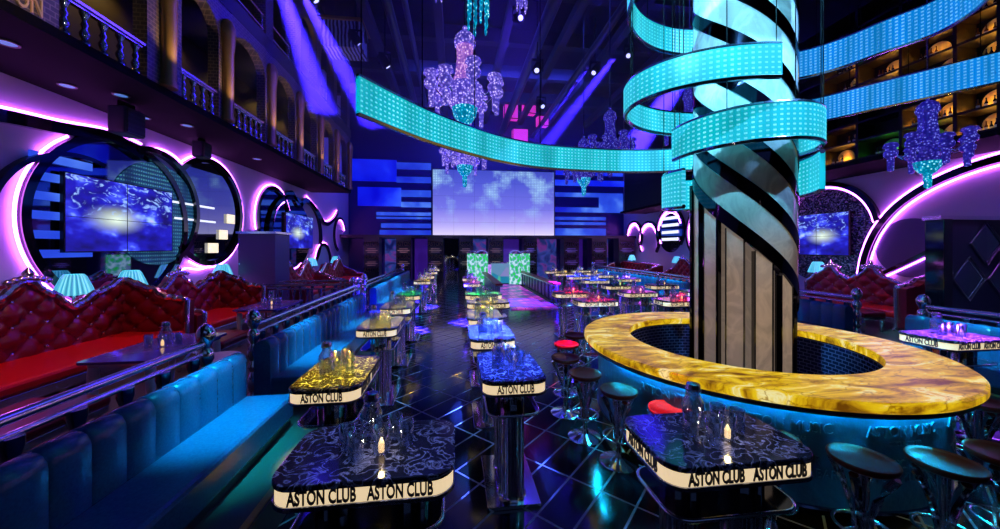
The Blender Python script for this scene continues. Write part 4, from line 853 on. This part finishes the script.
blue_sofa(4.5, 8.95, -1, 'blue channelled leather sofa behind the front one, past the gap')
blue_sofa(10.2, 17.5, -1, 'farthest blue leather sofa on the left, glowing cyan')
blue_sofa(.5, 4.95, 1, 'blue channelled leather sofa at the right edge behind the violet table')
blue_sofa(5.85, 9.9, 1, 'blue channelled leather sofa in front of the red sofa, right of the spiral column')
blue_sofa(10.3, 19, 1, 'long far blue leather sofa on the right beyond the bar')
# light pools on the sofas
for x, y, p in ((-1.95, 3.45, 1500), (-1.95, 5.5, 1500), (-1.95, 7.6, 1000), (-1.95, 11, 1600), (-1.95, 13.5, 1600), (7.1, 7.4, 1500), (7.1, 4.3, 900), (7.1, 9.2, 900), (7.1, 11.8, 1700), (7.1, 14.0, 1700), (7.1, 16.5, 1700)):
    spot((x+(.5 if x < 0 else -.5), y, 4.8+(.8 if x > 0 else 0)), (x, y, .7), 21 if y < 10 else 36, p*2.2, (.01, .72, 1), 1, .1)

# ------------------------------------------------------------------ chrome rails
def post(parent, p, h=.95):
    o = G().lathe([(.08, 0), (.08, .06), (.045, .1), (.07, .17), (.075, .24), (.04, .31), (.07, .37), (.04, .43), (.065, .5), (.065, .56), (.04, .62), (.07, .68), (.07, .74), (.04, .78), (.055, .81), (.082, .87), (.085, .92), (.05, .98), (.01, 1.0)], 16)
    o.map(lambda v_: Vector((v_.x+p[0], v_.y+p[1], v_.z*h+p[2]))); return o.build('post', 'chrome', parent, smooth=True)
def rail(p0, p1, lb, z0=.3, h=.93, posts=(1, 1), sp=.34, bs=1.5):
    a = Vector((*p0, 0)); b_ = Vector((*p1, 0)); c_ = (a+b_)/2; d = (b_-a); Ln = d.length; d.normalize()
    r = thing('chrome_railing', lb, 'railing', (c_.x, c_.y, z0), math.atan2(d.y, d.x), 'chrome railings'); hl = Ln/2
    G().tube([(-hl, 0, h), (hl, 0, h)], .035, 12).build('top_rail', 'chrome', r, smooth=True)
    G().tube([(-hl, 0, h-.10), (hl, 0, h-.10)], .022, 10).build('lower_rail', 'chrome', r, smooth=True); G().tube([(-hl, 0, .06), (hl, 0, .06)], .025, 10).build('lower_rail', 'chrome', r, smooth=True)
    n = max(2, min(90, round(Ln/sp)))
    for k in range(n): o = baluster(r, (-hl+(k+.5)*Ln/n, 0, .07), h-.18, ex=bs*.62)
    for s_, f_ in zip((-1, 1), posts):
        if f_: post(r, (s_*hl, 0, 0), h+.2)
    return r
rail((-2.52, -1), (-2.52, 3.9), 'chrome railing behind the front left blue sofa, ball finial at its end')
rail((-2.52, 4.75), (-2.52, 9.55), 'chrome railing behind the second left blue sofa')
rail((-2.52, 10.2), (-2.52, 17.5), 'chrome railing behind the farthest left blue sofa')
rail((-6.3, 9.7), (-2.7, 9.7), 'chrome cross railing beyond the left red booths', posts=(0, 1)); rail((-6.3, 10.9), (-2.7, 10.9), 'second chrome cross railing behind the first, left side', posts=(0, 1))
rail((7.75, .5), (7.75, 4.93), 'chrome railing behind the right edge blue sofa'); rail((7.75, 5.9), (7.75, 10), 'chrome railing before the right red sofa'); rail((7.75, 10.4), (7.75, 19), 'long far chrome railing on the right')

# ------------------------------------------------------------------ red tufted booths
def tuft_panel(parent, A, B, top, z0, nrm, name='backrest', th=.16, crest=(), mat='red_leather'):
    A = Vector((*A, 0)); B = Vector((*B, 0)); d = B-A; Ln = d.length; d.normalize(); n = Vector((*nrm, 0)); NU = max(12, int(Ln/.03)); NV = 30; vs = []
    for i in range(NU+1):
        u = Ln*i/NU; tz = top(u/Ln)
        for j in range(NV+1):
            z = z0+(tz-z0)*j/NV; a, b_ = u/.20, z/.17
            h = math.sqrt(abs(math.sin(PI*(a+b_)/2)*math.sin(PI*(a-b_)/2)))*.075
            if j == NV or i in (0, NU): h *= .3
            p = A+d*u+n*(h); vs.append((p.x, p.y, z))
    k0 = len(vs)
    for i in range(NU+1):
        u = Ln*i/NU; tz = top(u/Ln); p = A+d*u-n*th; vs += [(p.x, p.y, z0), (p.x, p.y, tz)]
    m_ = NV+1; fs = [(i*m_+j, (i+1)*m_+j, (i+1)*m_+j+1, i*m_+j+1) for i in range(NU) for j in range(NV)]
    for i in range(NU): fs += [(k0+2*i, k0+2*i+1, k0+2*i+3, k0+2*i+2), (i*m_+NV, (i+1)*m_+NV, k0+2*i+3, k0+2*i+1)]
    fs += [tuple(range(m_))+(k0+1, k0), tuple(NU*m_+j for j in range(m_))[::-1]+(k0+2*NU, k0+2*NU+1)]
    o = G().add(vs, fs).build(name, mat, parent, smooth=True)
    # buttons
    g = G(); k = 0
    for iu in range(int(Ln/.2)*2+2):
        u = iu*.1+.0
        for iz in range(30):
            z = iz*.17*.5*2
            uu = iz % 2; U = (iu*2+uu)*.2; 
            if iu*.4+uu*.2 >= Ln-.05 or iu*.4+uu*.2 < .05: continue
            U = iu*.4+uu*.2
            if z0+.08 < z < top(U/Ln)-.08: p = A+d*U+n*.012; g.box((p.x, p.y, z), (.035, .035, .035))
    if g.v: g.build('buttons', 'silver', o, smooth=True, bevel=.01)
    # carved silver frame along the top
    P = [(A+d*Ln*i/(NU))+Vector((0, 0, top(i/NU)+.015))+n*.02 for i in range(NU+1)]
    P = [P[0]-Vector((0, 0, P[0].z-z0))]+P+[P[-1]-Vector((0, 0, P[-1].z-z0))]
    rr = [.035]+[.042+.016*abs(math.sin(i*1.3)) for i in range(len(P)-2)]+[.03]
    g = G().tube(P, rr, 8)
    for u in crest:
        c_ = A+d*Ln*u+Vector((0, 0, top(u)))+n*.03
        for q in range(7):
            w2 = (q-3)*.075; hh = .10*math.cos((q-3)/3*1.3)+.015
            g.lathe([(.005, -.045), (.04, -.03), (.052, 0), (.04, .03), (.005, .05)], 8, tuple(c_+d*w2+Vector((0, 0, hh*.6))))
        g.lathe([(.005, -.05), (.05, -.03), (.06, 0), (.03, .05), (.005, .09)], 8, tuple(c_+Vector((0, 0, .14))))
    g.build('carved_frame', 'silver', parent, smooth=True)
def ctrl(P):
    P = sorted(P)
    def f(u):
        for (a, za), (b_, zb) in zip(P[:-1], P[1:]):
            if u <= b_: t_ = max(0, (u-a)/(b_-a)); s_ = t_*t_*(3-2*t_); return za+(zb-za)*s_+.025*abs(math.sin(t_*PI*2))
        return P[-1][1]
    return f
def booth(side, y0, y1, lb, prof, near=True, far=True, z0=.3, crest=()):
    sg = -1 if side == 'left' else 1
    xb = -5.75 if sg < 0 else 10.95; xf = -4.72 if sg < 0 else 9.92; nx = -sg
    r = thing('red_booth_sofa', lb, 'sofa', ((xb+xf)/2, (y0+y1)/2, z0), 0, 'red tufted booth sofas'); cx_, cy_ = (xb+xf)/2, (y0+y1)/2
    L_ = lambda x, y: (x-cx_, y-cy_)
    tuft_panel(r, L_(xb, y0), L_(xb, y1), prof, .1, (nx, 0), crest=crest)
    e0, e1 = prof(0), prof(1)
    if far: tuft_panel(r, L_(xb, y1), L_(xf, y1), ctrl([(0, e1), (.45, e1-.16), (.7, e1-.32), (1, e1-.36)]), .1, (0, -1), 'side_panel', mat='red_leather')
    if near: tuft_panel(r, L_(xb, y0), L_(xf, y0), ctrl([(0, e0), (.45, e0-.12), (.7, e0-.25), (1, e0-.3)]), .1, (0, 1), 'side_panel')
    G().box(((xb+xf)/2-cx_+nx*.0, 0, .37), (abs(xb-xf), y1-y0, .14)).build('seat', 'red_seat', r, bevel=.04)
    G().box((0, 0, .24), (abs(xb-xf)-.04, y1-y0-.04, .12)).build('seat_rail', 'silver', r, bevel=.01)
    n = max(2, round((y1-y0)/.9))
    for k in range(n+1): G().lathe([(.03, 0), (.05, .03), (.025, .09), (.05, .17), (.05, .19)], 10, (nx*abs(xb-xf)/2*.88, -(y1-y0)/2+.08+k*(y1-y0-.16)/n, 0)).build('leg', 'silver', r, smooth=True)
Z = .3
booth('left', 3.9, 6.85, 'red tufted booth sofa with silver carved crest, nearest on the left', ctrl([(0, .85), (.22, .95), (.36, 1.12), (.53, 1.42), (.62, 1.22), (.72, .98), (.85, 1.15), (1, 1.32)]), near=False, crest=(.53,))
booth('left', 7.25, 9.35, 'red tufted booth sofa, second on the left beside the table lamp', ctrl([(0, .95), (.2, 1.05), (.38, 1.33), (.5, 1.15), (.62, .98), (.85, 1.15), (1, 1.28)]), crest=(.38,))
booth('left', 12.2, 15.2, 'red tufted booth sofa beyond the left cross railings', ctrl([(0, .8), (.25, 1.25), (.5, .85), (.75, 1.3), (1, .9)]), crest=(.25, .75))
booth('left', 15.8, 19.0, 'farthest red tufted booth sofa on the left', ctrl([(0, .8), (.25, 1.2), (.5, .85), (.75, 1.3), (1, .9)]), crest=(.75,))
booth('right', 6.75, 9.7, 'red tufted booth sofa with silver crests on the right, beneath the television', ctrl([(0, 1.28), (.08, 1.15), (.2, .97), (.32, 1.1), (.42, 1.36), (.52, 1.12), (.6, 1.0), (.68, 1.1), (.76, 1.33), (.88, 1.1), (1, .85)]), far=False, crest=(.42, .76))
booth('right', 13.0, 16.6, 'red tufted booth sofa on the far right seen left of the spiral column', ctrl([(0, .8), (.2, 1.3), (.45, .85), (.75, 1.35), (1, .8)]), crest=(.2, .75))
booth('right', 17.6, 22.6, 'long low red sofa farthest on the right', ctrl([(0, .95), (1, 1.0)]))
# coloured light on the booths
for x, y, p in ((-5.0, 5.2, 200), (-5.0, 8.3, 200), (-5.0, 3.2, 120), (-5.0, 13.5, 120), (-5, 17, 120), (10.2, 8.2, 200), (10.2, 15, 150), (10.2, 20, 150)):
    sgx = 1 if x < 0 else -1
    spot((x+sgx*.8, y, 4.85), (x-.25*sgx, y, .9), 75, p*1.1, (1, .3, .28), .8, .1)
# ottomans with carved legs
def ottoman(x, y, w_, l_, lb, rz=0):
    r = thing('red_ottoman', lb, 'ottoman', (x, y, .3), rz, 'red ottomans')
    G().box((0, 0, .39), (w_, l_, .12)).build('cushion', 'red_leather', r, bevel=.04); G().box((0, 0, .31), (w_-.03, l_-.03, .07)).build('frame', 'silver', r, bevel=.01)
    for sx_ in (-1, 1):
        for sy_ in (-1, 1): G().lathe([(.02, 0), (.035, .03), (.02, .1), (.045, .2), (.03, .28)], 10, (sx_*(w_/2-.06), sy_*(l_/2-.06), 0)).build('leg', 'silver', r, smooth=True)
ottoman(-3.75, 3.3, .7, 1.3, 'red leather ottoman by the nearest left glass table'); ottoman(-3.9, 6.3, .7, .9, 'red leather ottoman between the two left glass tables'); ottoman(9.35, 7.3, .6, 1.1, 'red leather ottoman with carved silver legs before the right red sofa')
# low glass tables
def lowtable(x, y, w_, l_, lb):
    r = thing('low_glass_table', lb, 'table', (x, y, .3), 0, 'violet glass tables')
    G().prism(rrect(w_, l_, .06), .68, .71).build('glass_top', 'table_glass', r, bevel=.005); G().prism(rrect(w_-.1, l_-.1, .05), .64, .68).build('apron', 'silver', r)
    for sx_ in (-1, 1):
        for sy_ in (-1, 1):
            g = G().lathe([(.03, 0), (.045, .03), (.02, .1), (.035, .3), (.05, .52), (.04, .64)], 10, (sx_*(w_/2-.1), sy_*(l_/2-.1), 0)); g.build('leg', 'white_paint', r, smooth=True)
    g = G()
    for s_ in (-1, 1): g.tube([(w_/2-.06, s_*(.05+.09*math.sin(q*.5)), .55+.05*math.cos(q*.9)) for q in range(8)], .012, 6)
    g.build('scroll_ornament', 'silver', r)
    setting(x, y, 1.01, lb, 0, 4)
lowtable(-3.55, 4.75, .75, 1.25, 'violet glass table before the nearest left red sofa'); lowtable(-3.85, 7.9, .8, 1.3, 'violet glass table before the second left red sofa')
for x, y in ((-3.65, 4.4), (-3.85, 7.9), (-3.6, 2.8)): spot((x+.3, y, 6), (x, y, 1), 22, 160, (.4, .25, 1), .8)
r = thing('side_table', 'small round grey table behind the chrome finial on the left', 'table', (-3.0, 4.85, .3))
G().lathe([(.25, .48), (.26, .5), (.25, .52)], 28).build('top', 'white_paint', r); G().lathe([(.03, .02), (.03, .48)], 10).build('stem', 'chrome', r); G().lathe([(.16, 0), (.15, .02)], 20).build('base', 'chrome', r)

# table lamps with pleated shades on slim stands behind the booths
lamp = None
LM = [(-6.35, 6.7, 'nearest on the left, before the mirror circle'), (-6.35, 7.75, 'second on the left, between the red sofas'), (-6.3, 10.4, 'beside the dark left partition'), (-6.3, 16.4, 'by the far left red sofas'), (-6.3, 19.5, 'farthest on the left'),
      (11.55, 9.9, 'on the right behind the red sofa'), (11.5, 14.2, 'far right, left of the spiral column'), (11.5, 17.0, 'far right beside the neon lobes'), (11.3, 21.3, 'farthest right under the black columns')]
for k, (x, y, lb) in enumerate(LM):
    lb = 'cyan pleated shade lamp, '+lb
    if lamp is None:
        lamp = thing('pleated_lamp', lb, 'lamp', (x, y, .3), 0, 'cyan pleated lamps')
        G().lathe([(.24, 1.12), (.20, 1.25), (.14, 1.42), (.11, 1.46)], 32, cap=False, flute=.05).build('lamp_shade', 'lamp_shade', lamp, smooth=True)
        G().lathe([(.12, 0), (.11, .03), (.02, .06), (.02, .5), (.05, .7), (.07, .85), (.03, 1.0), (.015, 1.2)], 14).build('stand', 'silver', lamp, smooth=True)
    else: dup(lamp, (x, y, .3), 0, lb)

# partitions
r = thing('partition_box', 'tall dark violet partition block beside the left neon wall', 'partition', (-5.62, 11.2, .3))
G().box((0, 0, 1.15), (.98, .9, 2.3)).build('body', 'purple_panel', r, bevel=.01); G().box((0, 0, 2.34), (1.06, .98, .06)).build('top_cap', 'silver', r)
g = G()
for k in range(6): g.box((-.45, -.455, .4+k*.35), (.03, .01, .03))
g.build('studs', 'silver', r)
r = thing('diamond_partition', 'dark partition wall with mirrored diamond panels at the right', 'partition', (10.9, 6.2, .3))
G().box((.3, 0, 1.25), (2.0, .14, 2.5)).build('panel', 'navy_panel', r); G().box((-.8, -.02, 1.25), (.22, .3, 2.5)).build('post', 'gloss_black', r, bevel=.01); G().box((.2, 0, 2.53), (2.3, .3, .08)).build('top_cap', 'silver', r)
for cx_, cz in ((-.15, 1.25), (.75, 1.25), (.3, 2.0)):
    s_ = .42; G().add([(cx_-s_, -.08, cz), (cx_, -.08, cz-s_*1.1), (cx_+s_, -.08, cz), (cx_, -.08, cz+s_*1.1), (cx_, -.11, cz)], [(0, 1, 4), (1, 2, 4), (2, 3, 4), (3, 0, 4), (3, 2, 1, 0)]).build('diamond_mirror', 'mirror_dark', r)
    G().tube([(cx_-s_, -.1, cz), (cx_, -.1, cz-s_*1.1), (cx_+s_, -.1, cz), (cx_, -.1, cz+s_*1.1)], .014, 6, True).build('diamond_frame', 'silver', r)

spot((9.5, 3.5, 6.5), (11.0, 6.2, 1.8), 34, 500, (.3, .35, 1), .8, .1)  # spot added to brighten the dark diamond partition
# ------------------------------------------------------------------ chandeliers
def chandelier(x, y, ztop, lb, s=1, c1='crystal', c2='crystal_pink', c3='crystal_teal', hang=True):
    r = thing('crystal_chandelier', lb, 'chandelier', (x, y, ztop), 0, 'crystal chandeliers'); k = s
    def la(pr, n, name, mat, c=(0, 0, 0), fl=.03, cap=True): return G().lathe([(a*k, b_*k) for a, b_ in pr], n, tuple(q*k for q in c), flute=fl, cap=cap).build(name, mat, r, smooth=True)
    la([(.03, 0), (.05, -.03), (.02, -.08), (.1, -.12), (.17, -.2), (.2, -.32), (.18, -.38)], 24, 'crown', c1)
    la([(.15, -.38), (.14, -.6), (.17, -.9), (.24, -1.12)], 28, 'crystal_column', c2, fl=.06)
    la([(.3, -1.1), (.34, -1.25), (.31, -1.42), (.24, -1.52)], 28, 'bowl', c1, fl=.05)
    la([(.23, -1.52), (.2, -1.66), (.12, -1.78), (.04, -1.82)], 24, 'lower_dome', c3, fl=.05)
    la([(.07, -1.8), (.06, -2.1), (.02, -2.14)], 12, 'tail_strands', c3, fl=.2)
    for q in range(8):
        a = q*PI/4+.2; R_ = .62; zz = -1.12 if q % 2 else -1.0
        g = G().tube([(.2*k*math.cos(a), .2*k*math.sin(a), -1.2*k), (.42*k*math.cos(a), .42*k*math.sin(a), -1.36*k), (R_*k*math.cos(a), R_*k*math.sin(a), (zz-.14)*k)], .014*k, 6); ar = g.build('arm', 'silver', r)
        c_ = (R_*math.cos(a), R_*math.sin(a), zz); 
        G().lathe([(p*k, z*k) for p, z in ((.02, .12), (.12, .08), (.14, .02), (.10, 0), (.09, -.06), (.13, -.12), (.12, -.2), (.05, -.26))], 14, tuple(v_*k for v_ in c_)).build('lamp_cup', c1, ar, smooth=True)
        G().lathe([(p*k, z*k) for p, z in ((.055, -.26), (.05, -.55), (.02, -.57))], 8, tuple(v_*k for v_ in c_), flute=.15).build('strands', c1, ar)
    if hang: G().tube([(0, 0, 0), (0, 0, 11.8-ztop)], .015, 6).build('hanging_rod', 'dark_chrome', r)
chandelier(.18, 6.5, 6.3, 'large lavender crystal chandelier above the long cyan ribbon')
chandelier(.28, 10.2, 6.1, 'crystal chandelier behind the long ribbon, its tail hanging before the video wall', c1='crystal', c2='crystal', c3='crystal_teal')
chandelier(4.55, 12, 6.2, 'faint violet chandelier hanging right of the video wall', c1='crystal_blue', c2='crystal_blue', c3='crystal_teal')
chandelier(4.7, 10.2, 6.5, 'violet chandelier just above the ribbon right of the middle', c1='crystal_blue', c2='crystal_blue', c3='crystal_blue')
chandelier(6.9, 9.6, 7.0, 'dim violet chandelier left of the spiral column', c1='crystal_blue', c2='crystal_blue', c3='crystal_blue')
chandelier(9.3, 5.85, 5.2, 'dark blue chandelier before the right balcony', s=.85, c1='crystal_blue', c2='crystal_blue', c3='crystal_teal')
def strands(x, y, z, R_, h, lb, mat):
    r = thing('crystal_pendant', lb, 'chandelier', (x, y, z), 0, 'crystal strand pendants')
    for q in range(10):
        a = q*PI/5; hh = h*(1 if q % 2 else .8)
        G().lathe([(.012+.010*(j % 2), hh+.25-(hh+.25)*j/24+(h-hh)) for j in range(25)], 6, (R_*math.cos(a), R_*math.sin(a), 0)).build('strand', mat, r, smooth=True)
    G().ring([(R_-.02, h+.2), (R_+.02, h+.2), (R_+.02, h+.26), (R_-.02, h+.26)], 20).build('ring', 'silver', r); G().tube([(0, 0, h+.26), (0, 0, 11.8-z)], .012).tube([(-R_, 0, h+.24), (R_, 0, h+.24)], .01).build('hanging_rod', 'dark_chrome', r)
strands(.33, 5, 5.3, .14, 1.0, 'teal crystal strands hanging at the top middle', 'crystal_teal'); strands(-.35, 7, 7.1, .1, .8, 'lavender crystal strands at the top left of the big chandelier', 'crystal'); strands(1.35, 7, 7.0, .1, .8, 'lavender crystal strands at the top right of the big chandelier', 'crystal')
# striped balcony box and lights at the far upper left
r = thing('opera_box', 'small balcony box with wavy striped front high at the far left', 'balcony', (-4.3, 14.5, 9.9))
G().box((0, 0, .5), (1.5, 1, 1.0)).build('front', pbr('zebra', (.3, .4, .6), .4), r); G().box((0, 0, 1.05), (1.7, 1.2, .1)).build('rail', 'gold', r)
m, t, b = M['zebra'], M['zebra'].node_tree, M['zebra'].node_tree.nodes['Principled BSDF']; n1 = N(t, 'ShaderNodeTexWave'); n1.inputs['Scale'].default_value = 2.2; n1.inputs['Distortion'].default_value = 3; L(t, objco(t), n1.inputs['Vector']); L(t, ramp(t, n1.outputs[0], [(.45, (.01, .01, .05)), (.55, (.5, .6, .9))]), b.inputs['Base Color'])
for k in range(5): G().lathe([(.05, 1.1), (.03, 1.3), (.05, 1.5), (.03, 1.7)], 8, (-.6+.3*k, -.5, 0)).build('baluster', 'silver', r, smooth=True)
# warm light inside the left arcade
for y in (5.9, 7.8, 9.5, 11.4, 13.2, 15): 
    spot((-6.4, y, 7.5), (-6.7, y, 5.2), 120, 60, (1, .6, .15), 1, .1)
for y in (6.9, 8.5, 10.4, 12.2, 14, 15.9): spot((-4.75, y+.0, 5.3), (-5.15, y, 7), 70, 90, (1, .6, .2), 1, .05)  # warm spots added so the gold columns show

# cyan spots and a warm one, added to brighten the spiral column
spot((-.5, 1.0, 9.5), (BX, BY, 4.6), 30, 16000, (.12, .62, .9), .9, .1); spot((-2.2, -1.5, 7.2), (BX, BY, 4.4), 16, 9000, (.15, .6, .95), 1, .1); spot((6.5, .5, 9.8), (BX, BY, 4.6), 28, 12000, (.15, .45, 1), .8, .1); spot((3.0, -1.5, 3.2), (BX, BY, 1.5), 22, 260, (1, .72, .5), .8, .1)
for x in (-4, -.5, 2.8, 6.2, 10): spot((x, 19.5, 4.6), (x, 22.2, 1.4), 75, 380, (.55, .4, 1), .8, .1)  # violet spots added so the reliefs on the black columns show
# stage haze under the roof, with the blue beams in it
m = bpy.data.materials.new('haze'); m.use_nodes = True; t = m.node_tree; t.nodes.remove(t.nodes['Principled BSDF'])
vv = t.nodes.new('ShaderNodeVolumePrincipled'); vv.inputs['Density'].default_value = .018; vv.inputs['Color'].default_value = (.8, .85, 1, 1); vv.inputs['Anisotropy'].default_value = 0
t.links.new(vv.outputs[0], t.nodes['Material Output'].inputs['Volume'])
o = G().box((2.7, 13.2, 7.8), (15.0, 10.6, 4.2)).build('stage_haze', m); tag(o, 'thin blue stage haze under the roof where the light beams show', 'haze', kind='stuff')
for a, b_, an, p in (((7.5, 13.7, 11.3), (3.6, 13.5, 6.3), 5, 60000), ((5.9, 14, 10.2), (3.2, 13.6, 6.6), 5, 30000), ((10.3, 11.6, 11.4), (6.6, 12.6, 5.8), 9, 130000), ((-3.77, 14, 10.3), (-1.0, 13.6, 7.2), 6, 40000), ((-2.69, 14, 9.4), (-.7, 13.6, 7.2), 6, 25000), ((-5.0, 9.6, 10.6), (-3.0, 9.5, 4.6), 8, 60000), ((-4.95, 10.6, 10.7), (-2.3, 10.5, 5.6), 7, 60000)):
    spot(a, b_, an, p*22, (.04, .015, 1), .5, .08)

# red pin spots on the two red stools
spot((-.3, .8, 5.8), (1.88, 2.9, .75), 5, 2600, (1, .03, .01), .3); spot((.9, 3.6, 5.8), (1.68, 5.16, .75), 6, 2600, (1, .03, .01), .3)
